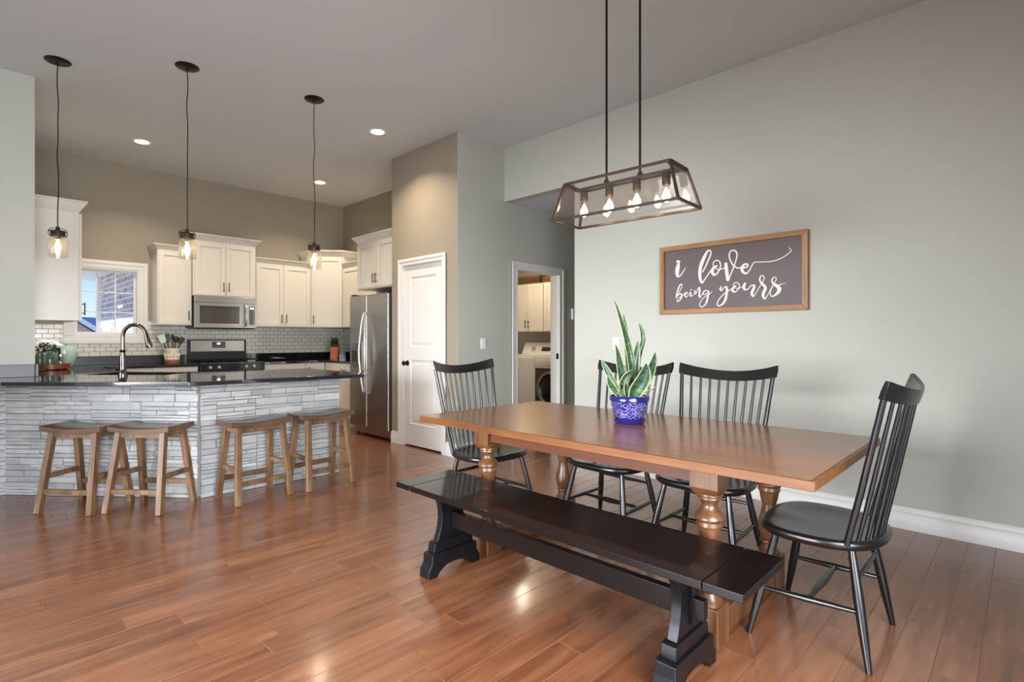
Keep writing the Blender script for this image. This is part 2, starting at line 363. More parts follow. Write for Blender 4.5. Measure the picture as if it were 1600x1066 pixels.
# ================================================================== the setting
H = 3.35
ST = dict(kind='structure')
def prism_wall(name, poly, ax, a0, a1, mat): return build(MB().prism(poly, ax, a0, a1), name, M[mat], **ST)
prism_wall('wall_right', [(-1.1,0),(3.22,0),(3.22,2.755),(4.2,2.755),(4.2,H),(-1.1,H)], 0, 4.22, 4.34, 'wall')
build(MB().prism([(3.66,0),(4.405,0),(4.405,2.03),(5.2,2.03),(5.2,0),(7.1,0),(7.1,H),(3.66,H)], 1, 4.2, 4.32).box(3.54,3.66,4.2,4.202,0,H), 'wall_hall', M['wall'], **ST)
prism_wall('wall_pantry', [(4.202,0),(4.453,0),(4.453,2.062),(5.182,2.062),(5.182,0),(5.4,0),(5.4,H),(4.202,H)], 0, 3.54, 3.66, 'wall_kit')
build(MB().box(3.66,4.28,5.28,5.40,0,H), 'wall_alcove', M['wall_kit'], **ST)
build(MB().box(4.28,4.40,5.28,8.05,0,H), 'wall_kitchen_right', M['wall_kit'], **ST)
wb_ = MB()
for a in ((.29,.90,0,H),(1.53,4.28,0,H),(.90,1.53,0,1.26),(.90,1.53,2.07,H)): wb_.box(a[0],a[1],7.93,8.05,a[2],a[3])
build(wb_, 'wall_kitchen_back', M['wall_kit'], **ST)
build(MB().box(.294,.414,5.92,7.93,0,H), 'wall_kitchen_left', M['wall_kit'], **ST)
build(MB().box(-4.1,.414,5.80,5.92,0,H), 'wall_left', M['wall'], **ST)
ww = MB()
for a in ((-1.1,.2,0,H),(4.6,5.8,0,H),(.2,4.6,0,.35),(.2,4.6,2.4,H)): ww.box(-4.12,-4.0,a[0],a[1],a[2],a[3])
build(ww, 'wall_west', M['wall'], **ST)
wr_ = MB()
for a in ((-4.0,-1.35,0,H),(1.75,4.22,0,H),(-1.35,1.75,2.25,H)): wr_.box(a[0],a[1],-1.1,-.98,a[2],a[3])
build(wr_, 'wall_rear', M['wall'], **ST)
build(MB().box(-4.12,4.4,-1.1,8.05,H,H+.1), 'ceiling', M['ceil'], **ST)
build(MB().box(4.34,7.1,3.22,4.2,2.755,2.85), 'ceiling_hall', M['ceil'], **ST)
build(MB().box(4.34,7.1,3.10,3.22,0,2.9), 'wall_hall_near', M['wall'], **ST)
build(MB().box(7.0,7.1,3.22,4.2,0,2.755), 'wall_hall_end', M['wall'], **ST)
build(MB().box(6.6,6.72,4.32,6.5,0,2.6), 'wall_laundry_back', M['laundrywall'], **ST)
build(MB().box(4.4,6.6,6.38,6.5,0,2.6), 'wall_laundry_side', M['laundrywall'], **ST)
build(MB().box(4.28,4.40,4.32,5.28,0,2.6), 'wall_laundry_near', M['laundrywall'], **ST)
build(MB().box(4.4,6.6,4.32,6.38,2.5,2.6), 'ceiling_laundry', M['laundryceil'], **ST)

# floor: each plank a bevelled board in one surface
fl = MB(); rr = random.Random(11); y = -1.1; pw = .123
sub = MB().box(-4.12,7.1,-1.1,8.05,-.06,-.0015)
while y < 8.0:
    x = -4.1 - rr.random()*1.2
    while x < 7.1:
        l = rr.choice([.45,.6,.75,.9,1.05,1.2]) + rr.uniform(-.05,.05)
        x0, x1, y0, y1 = max(x,-4.1)+.0005, min(x+l,7.08)-.0005, y+.0005, min(y+pw,8.04)-.0005
        if x1 > x0+.02 and not (x0 > 4.35 and y0 < 3.0):
            g = .0016; z = 0.0
            A = [fl.v(p) for p in ((x0,y0,-.0016),(x1,y0,-.0016),(x1,y1,-.0016),(x0,y1,-.0016))]
            Bv = [fl.v(p) for p in ((x0+g,y0+g,z),(x1-g,y0+g,z),(x1-g,y1-g,z),(x0+g,y1-g,z))]
            fl.f(Bv)
            for k in range(4): fl.f([A[k],A[(k+1)%4],Bv[(k+1)%4],Bv[k]])
        x += l
    y += pw
flo = build(fl, 'floor', M['floor'], sharp=10, **ST)
build(sub, 'floor_base', M['subfloor'], parent=flo, world=True)

# baseboards: a stepped profile run along a wall.  outward normal n, from p0 to p1
def baseboard(name, p0, p1, n, h=.14):
    p0 = Vector((*p0,0)); p1 = Vector((*p1,0)); n = Vector((*n,0))
    prof = [(0,0),(.016,0),(.016,h*.70),(.012,h*.74),(.014,h*.80),(.008,h*.93),(.004,h),(0,h)]
    mb = MB(); R = []
    for p in (p0, p1): R.append([tuple(p+n*a+Vector((0,0,b))) for a, b in prof])
    mb.loft(R); build(mb, name, M['trim'], **ST)
baseboard('baseboard_right', (4.22,-.98), (4.22,3.22), (-1,0))
baseboard('baseboard_hall', (3.54,4.2), (4.331,4.2), (0,-1))
baseboard('baseboard_hall_far', (5.274,4.2), (6.9,4.2), (0,-1))
baseboard('baseboard_pantry', (3.54,4.184), (3.54,4.388), (-1,0))
baseboard('baseboard_pantry_far', (3.54,5.26), (3.54,5.4), (-1,0))
baseboard('baseboard_left', (-4.0,5.8), (-.6,5.8), (0,-1))

def casing(mb, ax, u0, u1, z0, z1, w, face, out, bottom=False):
    # flat casing with a raised outer band around an opening; ax: 0 -> lies along X, 1 -> along Y; face = plane, out = outward sign
    def bx(a,b,c,d,t0,t1):
        f0, f1 = sorted((face+out*t0, face+out*t1))
        if ax == 0: mb.box(a,b,f0,f1,c,d)
        else: mb.box(f0,f1,a,b,c,d)
    for t, i in ((.012,0),(.020,w*.55)):
        i2 = w - i
        bx(u0-w,u0-i,z0,z1+i,0,t) if i else bx(u0-w,u0,z0,z1,0,t)
        bx(u1+i,u1+w,z0,z1+i,0,t) if i else bx(u1,u1+w,z0,z1,0,t)
        bx(u0-w,u1+w,z1+i,z1+w,0,t)
        if bottom: bx(u0-w,u1+w,z0-w,z0-i if i else z0,0,t)

# pantry door (closed two-panel door)
d = thing('door_1', None, None, (3.56, 4.82, 0), **ST)
c = MB(); casing(c, 1, 4.453, 5.182, 0, 2.062, .072, 3.54, -1); build(c, 'casing', M['trim'], d, bevel=.002, world=True)
j = MB(); j.box(3.541,3.655,4.4535,4.462,0,2.0615); j.box(3.541,3.655,5.173,5.1815,0,2.0615); j.box(3.541,3.655,4.462,5.173,2.053,2.0615)
build(j, 'jamb', M['trim'], d, world=True)
def panel_door(y0, y1, z0, z1, xf, th, sgn=1):
    # slab with two sunk-and-raised panels on the face at xf (facing -X)
    mb = MB(); st = .115; mid = (.985, 1.13)
    mb.box(xf+.012, xf+th, y0, y1, z0, z1)
    for a in ((y0,y0+st,z0,z1),(y1-st,y1,z0,z1),(y0+st,y1-st,z0,z0+.24),(y0+st,y1-st,z1-.125,z1),(y0+st,y1-st,*mid)):
        mb.box(xf, xf+.012, a[0], a[1], a[2], a[3])
    for (za, zb) in ((z0+.24, mid[0]), (mid[1], z1-.125)):
        ya, yb = y0+st, y1-st
        def rect(i, x): return [(x,ya+i,za+i),(x,yb-i,za+i),(x,yb-i,zb-i),(x,ya+i,zb-i)]
        mb.loft([rect(0,xf), rect(.012,xf+.0095), rect(.03,xf+.0095), rect(.05,xf+.002)], caps=False)
        mb.f([mb.v(p) for p in rect(.05, xf+.002)])
    return mb
build(panel_door(4.4645, 5.1705, .018, 2.050, 3.556, .036), 'door_slab', M['trim'], d, world=True, sharp=25)
k = MB(Matrix.Translation((3.556,5.105,.945)) @ Matrix.Rotation(-PI/2, 4, 'Y'))
k.lathe([(.031,0),(.031,.006),(.012,.008),(.011,.03),(.02,.036),(.028,.048),(.028,.058),(.02,.066),(.001,.068)], n=24)
build(k, 'door_knob', M['iron'], d, world=True)
for z in (.25, 1.13, 1.83):
    hb = MB().cyl((3.545,4.459,z-.05),(3.545,4.459,z+.05),.0075,12); hb.box(3.546,3.556,4.456,4.464,z-.045,z+.045); build(hb, 'hinge', M['iron'], d, world=True)

# laundry doorway
d = thing('door_2', None, None, (4.80, 4.2, 0), **ST)
c = MB(); casing(c, 0, 4.405, 5.2, 0, 2.03, .074, 4.2, -1); build(c, 'casing', M['trim'], d, bevel=.002, world=True)
j = MB(); j.box(4.4055,4.421,4.185,4.335,0,2.0295); j.box(5.184,5.1995,4.185,4.335,0,2.0295); j.box(4.421,5.184,4.185,4.335,2.014,2.0295)
j.box(5.174,5.184,4.25,4.285,0,2.014); j.box(4.421,4.431,4.25,4.285,0,2.014)
build(j, 'jamb', M['trim'], d, world=True)
build(MB().box(5.181,5.184,4.205,4.24,.97,1.04), 'strike_plate', M['iron'], d, world=True)

# kitchen window
w = thing('window_1', None, None, (1.215, 7.93, 1.26), **ST)
c = MB(); casing(c, 0, .90, 1.53, 1.26, 2.07, .092, 7.93, -1, bottom=True); build(c, 'casing', M['trim'], w, bevel=.002, world=True)
j = MB()
for a in ((.9,.918,1.26,2.07),(1.512,1.53,1.26,2.07),(.918,1.512,1.26,1.278),(.918,1.512,2.052,2.07)): j.box(a[0],a[1],7.925,8.045,a[2],a[3])
for a in ((.918,.943,1.278,2.052),(1.487,1.512,1.278,2.052),(.943,1.487,1.278,1.305),(.943,1.487,2.027,2.052)): j.box(a[0],a[1],7.99,8.03,a[2],a[3])
build(j, 'window_frame', M['trim'], w, world=True)
g = MB()
for i in (1,2):
    x = .943+(1.487-.943)*i/3; g.box(x-.006,x+.006,8.004,8.016,1.305,2.027)
    z = 1.305+(2.027-1.305)*i/3; g.box(.943,1.487,8.005,8.015,z-.006,z+.006)
build(g, 'muntin', M['whiteplastic'], w, world=True)
build(MB().box(.943,1.487,8.0085,8.0115,1.305,2.027), 'pane', M['pane'], w, world=True)

# rear glazing behind the camera, and an unseen west window added for fill
w = thing('window_2', None, None, (.2,-1.04,0), **ST)
j = MB()
for x in (-1.35,.17,1.69): j.box(x,x+.06,-1.07,-1.01,0,2.25)
j.box(-1.35,1.75,-1.07,-1.01,2.19,2.25); j.box(-1.35,1.75,-1.07,-1.01,0,.08)
build(j, 'window_frame', M['trim'], w, world=True)
build(MB().box(-1.29,1.69,-1.042,-1.038,.08,2.19), 'pane', M['pane'], w, world=True)
w = thing('added_window_west', None, None, (-4.06,2.4,.35), **ST)
j = MB()
for y in (.2,1.64,3.10,4.54): j.box(-4.09,-4.03,y,y+.06,.35,2.4)
j.box(-4.09,-4.03,.2,4.6,2.34,2.4); j.box(-4.09,-4.03,.2,4.6,.35,.42)
build(j, 'window_frame', M['trim'], w, world=True)
build(MB().box(-4.062,-4.058,.26,4.54,.42,2.34), 'pane', M['pane'], w, world=True)

# tiled backsplash
bs = MB()
bs.box(.414,.808,7.922,7.93,1.016,1.395); bs.box(.808,1.622,7.922,7.93,1.016,1.166); bs.box(1.622,4.272,7.922,7.93,1.016,1.44)
build(bs, 'trim_1', M['tileX'], **ST)
build(MB().box(4.272,4.28,6.34,7.93,1.016,1.44), 'trim_2', M['tileY'], **ST)
build(MB().box(.414,.422,6.0,7.922,1.016,1.395), 'trim_3', M['tileY'], **ST)

pr_ = thing('west_sun_block', 'unseen slab added to keep sun out of the west opening', 'sun blocker', (-6.2,2.5,2.6))  # unseen slab on posts, added to block the sun at the west window
build(MB().box(-8.6,-4.13,-1.5,6.5,2.6,2.7), 'sun_block_slab', M['soffit'], pr_, world=True)
for y_ in (-1.3,6.3): build(MB().box(-8.5,-8.38,y_-.06,y_+.06,-.2,2.599), 'slab_post', M['soffit'], pr_, world=True)
# outside the kitchen window
build(MB().box(-14,14,8.3,40,-.3,-.2), 'floor_yard', M['grass'], **ST)
pw_ = thing('porch_wall', 'whitewashed brick porch wall under white soffit outside the kitchen window', 'wall', (1.7, 9.4, -.2))
build(MB().box(1.56,1.9,8.1,10.75,-.2,2.21), 'brickwork', M['brickw'], pw_, world=True)
build(MB().box(1.50,1.56,10.66,10.75,-.2,2.21), 'corner_post', M['soffit'], pw_, world=True)
sf = MB(); 
for i in range(7): sf.box(.86+i*.22, .86+i*.22+.215, 8.2, 11.3, 2.21, 2.24)
build(sf, 'soffit', M['soffit'], pw_, world=True)
nb = thing('neighbor_house', 'pink brick neighbouring house with white sloping gable trim seen through the kitchen window', 'house', (-1, 24, -.2))
build(MB().prism([(-5,-.2),(4.9,-.2),(4.9,.06),(0,3.64),(-5,.06)], 1, 22.0, 22.4), 'gable_wall', M['brickr'], nb, world=True)
rf = MB()
for s in (1,-1): rf.prism([(0,3.70),(s*5.3,-.17),(s*5.3,-.02),(0,3.85)], 1, 21.8, 29)
build(rf, 'fascia', M['soffit'], nb, world=True)
build(MB().prism([(1,-.2),(12,-.2),(11,2.1),(2,2.4)], 1, 34, 40), 'far_hill', M['far_hill'], nb, world=True)  # distant blue hill shape standing well behind the house
# ================================================================== kitchen
# worktops
def slab_with_hole(outer, hole, z0, z1):
    mb = MB(); bm = mb.bm; E = []
    for loop in ([outer] + ([hole] if hole else [])):
        vs = [mb.v((x,y,z1)) for x, y in loop]
        for i in range(len(vs)): E.append(bm.edges.new((vs[i], vs[(i+1)%len(vs)])))
    bmesh.ops.triangle_fill(bm, edges=E, use_beauty=True)
    fs = list(bm.faces)
    r = bmesh.ops.extrude_face_region(bm, geom=fs)
    for v in [g for g in r['geom'] if isinstance(g, bmesh.types.BMVert)]: v.co.z = z0
    return mb
NRM = Vector((.725,.689)).normalized(); TAN = Vector((NRM.y,-NRM.x))
def nt_(nc, tc): v = NRM*nc + TAN*tc; return (v.x, v.y)
SK = [nt_(4.50,-3.70), nt_(4.50,-2.98), nt_(4.88,-2.98), nt_(4.88,-3.70)]
ct = thing('granite_countertop', 'speckled black granite countertop wrapping the peninsula bar, sink and window wall', 'countertop', (1.2, 5.2, .884))
outer = [(-2.2,5.24),(.19,5.235),(1.115,4.262),(2.44,4.155),(2.52,4.24),(2.52,5.40),(1.71,5.40),(1.05,6.09),(1.05,7.285),(2.025,7.285),(2.025,7.928),(.416,7.928),(.416,5.796),(-2.2,5.796)]
build(slab_with_hole(outer, SK, .885, .915), 'slab', M['granite'], ct, bevel=.003, world=True)
sp = MB(); sp.box(-2.2,.41,5.778,5.798,.9155,1.016); sp.box(.418,.438,5.80,7.905,.9155,1.016); sp.box(.418,2.025,7.905,7.927,.9155,1.016)
build(sp, 'trim_4', M['granite_strip'], bevel=.002, **ST)
ct2 = thing('granite_countertop', 'black granite countertop in the corner under the knife block, right of the range', 'countertop', (3.6, 7.4, .884))
outer2 = [(2.80,7.285),(3.64,7.285),(3.64,6.345),(4.276,6.345),(4.276,7.926),(2.80,7.926)]
build(slab_with_hole(outer2, None, .885, .915), 'slab', M['granite'], ct2, bevel=.003, world=True)
sp = MB(); sp.box(2.80,4.274,7.905,7.927,.9155,1.016); sp.box(4.253,4.273,6.35,7.905,.9155,1.016)
build(sp, 'trim_5', M['granite'], bevel=.002, **ST)

# peninsula
pn = thing('kitchen_peninsula', 'angled breakfast bar base clad in pale grey ledge stone under black granite', 'kitchen island', (1.3, 5.0, 0))
def ledge(mb, p0, p1, z0, z1, seed):
    r = random.Random(seed); p0 = Vector((*p0,0)); p1 = Vector((*p1,0)); u = (p1-p0).normalized(); L = (p1-p0).length; n = Vector((u.y,-u.x,0))
    rows = 6; H0 = (z1-z0)/rows
    for c in range(rows):
        X = -r.random()*.3
        while X < L:
            W_ = r.uniform(.28,.62); pa, pb = max(0,X), min(L,X+W_); X += W_
            if pb-pa < .02: continue
            cuts = [0]; 
            while cuts[-1] < H0-.001:
                h = r.choice([.022,.03,.036,.048,.06]); nx = cuts[-1]+h
                cuts.append(H0 if nx > H0-.02 else nx)
            for ha, hb in zip(cuts, cuts[1:]):
                x = pa
                while x < pb-.001:
                    l = r.uniform(.10,.40); xb = x+l
                    if xb > pb-.05: xb = pb
                    a, b = x+.0003, xb-.0003; za = z0+c*H0+ha+.0003; zb = z0+c*H0+hb-.0003
                    dp = r.uniform(.014,.025); i = .003; tilt = r.uniform(-.004,.004)
                    P = [p0+u*s_+n*.008+Vector((0,0,zz)) for s_, zz in ((a,za),(b,za),(b,zb),(a,zb))]
                    Q = [p0+u*s_+n*(dp+(tilt if k2 in (1,2) else 0)+r.uniform(-.003,.003))+Vector((0,0,zz)) for k2, (s_, zz) in enumerate(((a+i,za+i),(b-i,za+i),(b-i,zb-i),(a+i,zb-i)))]
                    va = [mb.v(p) for p in P]; vb = [mb.v(p) for p in Q]; mb.f(vb)
                    for k2 in range(4): mb.f([va[k2],va[(k2+1)%4],vb[(k2+1)%4],vb[k2]])
                    x = xb
sm = MB()
ledge(sm, (-2.2,5.765), (.245,5.765), 0, .884, 1); ledge(sm, (.25,5.765), (1.272,4.585), 0, .884, 2); ledge(sm, (1.272,4.56), (2.405,4.54), 0, .884, 3)
build(sm, 'stone_veneer', M['stone'], pn, world=True, sharp=15)
body = MB()
def ringwall(pts, z0, z1, t=.02):
    for a, b in zip(pts, pts[1:]+pts[:1]):
        a3 = Vector((*a,0)); b3 = Vector((*b,0)); body.bar(a3+Vector((0,0,(z0+z1)/2)), b3+Vector((0,0,(z0+z1)/2)), t, z1-z0)
bp = [(.30,5.775),(1.29,4.615),(2.39,4.57),(2.39,5.34),(1.70,5.34),(1.03,6.03),(1.03,7.20),(.44,7.20),(.44,5.775)]
body.prism(bp, 2, .0, .62); ringwall(bp, .62, .883)
body.box(-2.2,.28,5.77,5.797,0,.883)
build(body, 'cabinet_body', M['cab'], pn, world=True)
# sink
sk = MB(); r_ = lambda i, z: [(*Vector(p), z) for p in [nt_(4.495+i,-3.705+i), nt_(4.495+i,-2.975-i), nt_(4.885-i,-2.975-i), nt_(4.885-i,-3.705+i)]]
sk.loft([r_(-.01,.884), r_(.004,.884), r_(.012,.70), r_(.05,.69)], caps=False); sk.f([sk.v(p) for p in r_(.05,.69)])
build(sk, 'sink', M['steel'], label='stainless undermount sink sunk in the peninsula granite behind the faucet', cat='sink', sharp=60)
# faucet
fx, fy = .925, 5.365
fa = thing('kitchen_faucet', 'dark bronze gooseneck pull-down faucet on the peninsula counter', 'faucet', (fx, fy, .915))
f1 = MB(); f1.lathe([(.034,0),(.034,.012),(.03,.03),(.026,.05),(.024,.06),(.028,.10),(.024,.15),(.019,.19),(.0185,.20),(.022,.205),(.022,.215),(.016,.22)], n=24)
build(f1, 'faucet_body', M['chromeblk'], fa)
tx, ty = TAN.x, TAN.y
pts = [(0,0,.215),(0,0,.30)] + [(tx*(.098-.098*math.cos(t)), ty*(.098-.098*math.cos(t)), .325+.098*math.sin(t)) for t in [PI*k/12*.93 for k in range(13)]]
f2 = MB().tube(pts, .0145, 16)
build(f2, 'spout', M['chromeblk'], fa)
e0 = Vector(pts[-1]); dv = (Vector(pts[-1])-Vector(pts[-2])).normalized(); dv = (dv*.6+Vector((tx*.12,ty*.12,-.6))).normalized()
f3 = MB().tube([e0, e0+dv*.02, e0+dv*.03, e0+dv*.10, e0+dv*.115], [.017,.019,.018,.026,.022], 16)
build(f3, 'spray_head', M['chromeblk'], fa)
f4 = MB().tube([(-tx*.02,-ty*.02,.06),(-tx*.05,-ty*.05,.062),(-tx*.055,-ty*.055,.062),(-tx*.14,-ty*.14,.075)], [.018,.018,.009,.005], 12)
build(f4, 'handle', M['chromeblk'], fa)

# ---- cabinets
def crown(mb, x0, x1, dep, z, h=.085, out=.055, lf=1, rf=1):
    prof = [(0,0),(.008,.012),(.012,.02),(out*.75,h*.72),(out*.8,h*.82),(out,h*.86),(out,h)]
    R = []
    for o_, dz in prof: R.append([(x0-o_*lf,-o_,z+dz),(x1+o_*rf,-o_,z+dz),(x1+o_*rf,dep,z+dz),(x0-o_*lf,dep,z+dz)])
    mb.loft(R)
def shaker(x0, x1, z0, z1, fr=.056):
    mb = MB(); mb.box(x0,x1,-.012,-.001,z0,z1)
    for a in ((x0,x0+fr,z0,z1),(x1-fr,x1,z0,z1),(x0+fr,x1-fr,z0,z0+fr),(x0+fr,x1-fr,z1-fr,z1)): mb.box(a[0],a[1],-.021,-.012,a[2],a[3])
    return mb
def pull(x, z, vert=True, L=.12):
    mb = MB(); a = L/2
    P = (lambda s: (x,-.047,z+s)) if vert else (lambda s: (x+s,-.047,z))
    Q = (lambda s: (x,-.02,z+s)) if vert else (lambda s: (x+s,-.02,z))
    mb.tube([P(-a),P(a)], .0052, 10)
    for s in (-a*.72, a*.72): mb.tube([P(s),Q(s)], .0042, 8)
    return mb
def cabinet(name, label, loc, rz, Wd, D, Ht, doors, crn=None, group=None, drawers=(), toe=False, cat='cabinet', bodymat='cab'):
    t = thing(name, label, cat, loc, rz, group)
    b = MB()
    if toe: b.box(0,Wd,0,D,.10,Ht); b.box(0,Wd,.06,D,0,.10)
    else: b.box(0,Wd,0,D,0,Ht)
    build(b, 'cabinet_body', M[bodymat], t, bevel=.0015)
    for (x0,x1,z0,z1,hs) in doors:                 # hs: handle side -1/+1, vertical position by size
        dd = build(shaker(x0,x1,z0,z1), 'door', M[bodymat], t, bevel=.0015)
        if hs:
            hx = x0+.03 if hs == -1 else x1-.03
            hz = z1-.11 if toe else z0+.11
            build(pull(hx, hz), 'handle', M['iron'], dd)
    for (x0,x1,z0,z1) in drawers:
        dm = MB().box(x0,x1,-.02,-.001,z0,z1)
        dd = build(dm, 'drawer', M[bodymat], t, bevel=.002)
        build(pull((x0+x1)/2,(z0+z1)/2,False), 'handle', M['iron'], dd)
    if crn:
        cm = MB(); crown(cm, 0, Wd, D, Ht, *crn[:2], lf=crn[2], rf=crn[3]); build(cm, 'crown_molding', M[bodymat], t, sharp=25)
    return t
g_ = .003
# upper, left wall (faces +X)
cabinet('upper_cabinet', 'tall white upper cabinet on the left wall beside the window, side panel facing the room', (.762,6.36,1.392), PI/2, .76, .345, 1.01,
        [(g_,.378,g_,1.0,-1),(.382,.757,g_,1.0,1)], (.10,.06,1,1))
# back wall
cabinet('upper_cabinet', 'single-door white upper cabinet between the kitchen window and the microwave', (1.655,7.605,1.392), 0, .372, .322, .925, [(.012,.36,.012,.913,1)], (.065,.045,1,0))
cabinet('upper_cabinet', 'raised two-door white upper cabinet directly above the microwave', (2.03,7.57,1.775), 0, .76, .357, .70, [(.02,.378,.012,.688,1),(.382,.74,.012,.688,-1)], (.085,.06,1,1))
cabinet('upper_cabinet', 'two-door white upper cabinet right of the microwave over black granite', (2.793,7.605,1.388), 0, .79, .322, .885, [(.012,.385,.012,.873,1),(.389,.778,.012,.873,-1)], (.07,.045,0,0))
# diagonal corner cabinet
dg = thing('corner_cabinet', 'diagonal white corner upper cabinet with one tall door above the knife block', 'cabinet', (3.60, 7.60, 1.388), 0)
db = MB(); db.prism([(3.585,7.60),(3.95,7.30),(4.278,7.30),(4.278,7.925),(3.585,7.925)], 2, 1.388, 2.44); build(db, 'cabinet_body', M['cab'], dg, world=True, bevel=.0015)
cm = MB(); ring = lambda o_, z: [(3.585-o_*.3,7.60-o_*.9,z),(3.95-o_*.6,7.30-o_,z),(4.278,7.30-o_,z),(4.278,7.925,z),(3.585-o_,7.925,z)]
cm.loft([ring(0,2.44),ring(.012,2.46),ring(.04,2.50),ring(.045,2.51),ring(.055,2.515),ring(.055,2.53)]); build(cm, 'crown_molding', M['cab'], dg, world=True, sharp=25)
ang = math.atan2(7.30-7.60, 3.95-3.585)
Md = Matrix.Translation((3.585,7.60,1.388)) @ rotz(ang); Ld = math.hypot(.365,.30)
sd_ = shaker(.02, Ld-.02, .012, 1.04); sd_.bm.transform(Md); dd = build(sd_, 'door', M['cab'], dg, world=True, bevel=.0015)
pl = pull(.05,.12); pl.bm.transform(Md); build(pl, 'handle', M['iron'], dd, world=True)
# right wall uppers (face -X)
cabinet('upper_cabinet', 'white upper cabinet on the right wall tucked behind the over-fridge cabinet', (3.95,7.296,1.388), -PI/2, .93, .325, .885, [(.012,.46,.012,.873,1),(.465,.92,.012,.873,-1)], (.07,.045,0,0))
cabinet('upper_cabinet', 'high two-door white cabinet directly above the refrigerator', (3.63,6.335,1.862), -PI/2, .925, .645, .60, [(.015,.46,.015,.588,1),(.464,.91,.015,.588,-1)], (.085,.06,1,0))
# base cabinets
cabinet('base_cabinet', 'white base cabinet between the window corner and the range', (1.055,7.32,0), 0, .965, .60, .884, [(.01,.48,.11,.70,1),(.485,.955,.11,.70,-1)], drawers=[(.01,.48,.715,.875),(.485,.955,.715,.875)], toe=True)
cabinet('base_cabinet', 'white base cabinet right of the range with a wide drawer', (2.80,7.32,0), 0, .57, .60, .884, [(.01,.56,.11,.70,1)], drawers=[(.01,.56,.715,.875)], toe=True)
cabinet('base_cabinet', 'narrow white base cabinet in the corner under the knife block', (3.372,7.32,0), 0, .285, .60, .884, [(.008,.275,.11,.875,-1)], toe=True)
cabinet('base_cabinet', 'white base cabinet on the right wall next to the refrigerator', (3.66,7.315,0), -PI/2, .955, .61, .884, [(.26,.94,.11,.70,-1)], drawers=[(.26,.94,.715,.875)], toe=True)

# ---- range
rg = thing('gas_range', 'stainless and black freestanding gas range against the tiled wall', 'stove', (2.41,7.6,0))
x0, x1 = 2.032, 2.792
build(MB().box(x0,x1,7.30,7.90,.08,.90).box(x0+.02,x1-.02,7.34,7.9,0,.08), 'range_body', M['rubber'], rg, world=True, bevel=.003)
build(MB().box(x0,x1,7.262,7.298,.20,.80), 'oven_door', M['steel'], rg, world=True, bevel=.004)
build(MB().box(x0+.1,x1-.1,7.258,7.262,.33,.66), 'oven_window', M['blkglass'], rg, world=True)
build(MB().tube([(x0+.06,7.225,.745),(x1-.06,7.225,.745)], .011, 12).tube([(x0+.09,7.225,.745),(x0+.09,7.262,.745)], .008, 8).tube([(x1-.09,7.225,.745),(x1-.09,7.262,.745)], .008, 8), 'oven_handle', M['steel2'], rg, world=True)
build(MB().prism([(7.30,.815),(7.25,.82),(7.262,.915),(7.30,.925)], 0, x0, x1), 'control_panel', M['blkglass'], rg, world=True, bevel=.003)
for kx in (2.135,2.235,2.555,2.65):
    kb = MB(Matrix.Translation((kx,7.256,.868)) @ Matrix.Rotation(PI/2,4,'X')); kb.lathe([(.021,0),(.02,.02),(.016,.026),(.001,.027)], n=20); build(kb, 'knob', M['steel2'], rg, world=True)
build(MB().box(x0,x1,7.30,7.90,.90,.925), 'cooktop', M['blkglass'], rg, world=True, bevel=.004)
gr = MB()
for i in range(3):
    a = x0+.03+i*.24; 
    for yy in (7.36,7.50,7.64,7.78): gr.box(a,a+.22,yy,yy+.012,.945,.958)
    for xx in (a,a+.104,a+.208): gr.box(xx,xx+.012,7.36,7.792,.945,.958)
    for xx in (a,a+.208):
        for yy in (7.36,7.78): gr.box(xx,xx+.012,yy,yy+.012,.925,.945)
build(gr, 'burner_grate', M['iron'], rg, world=True)
bg = MB(); bg.box(x0+.02,x1-.02,7.86,7.915,.925,1.215); build(bg, 'backguard', M['rubber'], rg, world=True, bevel=.006)
build(MB().box(x0+.05,x1-.05,7.852,7.86,1.055,1.20), 'backguard_panel', M['steel'], rg, world=True, bevel=.002)
dsp = build(MB().box(2.33,2.50,7.848,7.852,1.10,1.185), 'display', M['ovenglass'], rg, world=True)
build(MB().box(2.395,2.435,7.846,7.848,1.15,1.168), 'clock_digits', M['clock'], dsp, world=True)

# ---- microwave
mw = thing('microwave', 'stainless over-the-range microwave mounted under the raised cabinet', 'microwave', (2.41,7.7,1.36))
x0, x1 = 2.034, 2.786
build(MB().box(x0,x1,7.545,7.92,1.362,1.772), 'housing', M['rubber'], mw, world=True, bevel=.003)
build(MB().box(x0,x1,7.522,7.544,1.69,1.772), 'vent_strip', M['steel'], mw, world=True, bevel=.004)
fr = MB(); a0,a1 = x0, 2.62
for q in ((a0,a0+.06,1.366,1.686),(a1-.05,a1,1.366,1.686),(a0+.06,a1-.05,1.366,1.42),(a0+.06,a1-.05,1.645,1.686)): fr.box(q[0],q[1],7.515,7.544,q[2],q[3])
dd = build(fr, 'door', M['steel'], mw, world=True, bevel=.003)
build(MB().box(a0+.06,a1-.05,7.528,7.54,1.42,1.645), 'door_window', M['ovenglass'], dd, world=True)
build(MB().tube(cat_rom([(2.645,7.512,1.39),(2.643,7.485,1.44),(2.643,7.475,1.53),(2.643,7.485,1.62),(2.645,7.512,1.67)],5), .011, 10), 'handle', M['steel2'], dd, world=True)
build(MB().box(2.625,x1,7.515,7.544,1.366,1.686), 'control_panel', M['steel'], mw, world=True, bevel=.003)
build(MB().box(2.682,2.762,7.511,7.515,1.41,1.655), 'keypad', M['ovenglass'], mw, world=True)
build(MB().box(2.70,2.745,7.509,7.511,1.62,1.64), 'clock_digits', M['clock'], mw, world=True)
build(MB().box(x0+.02,x1-.02,7.54,7.9,1.352,1.362), 'underside_grille', M['iron'], mw, world=True)

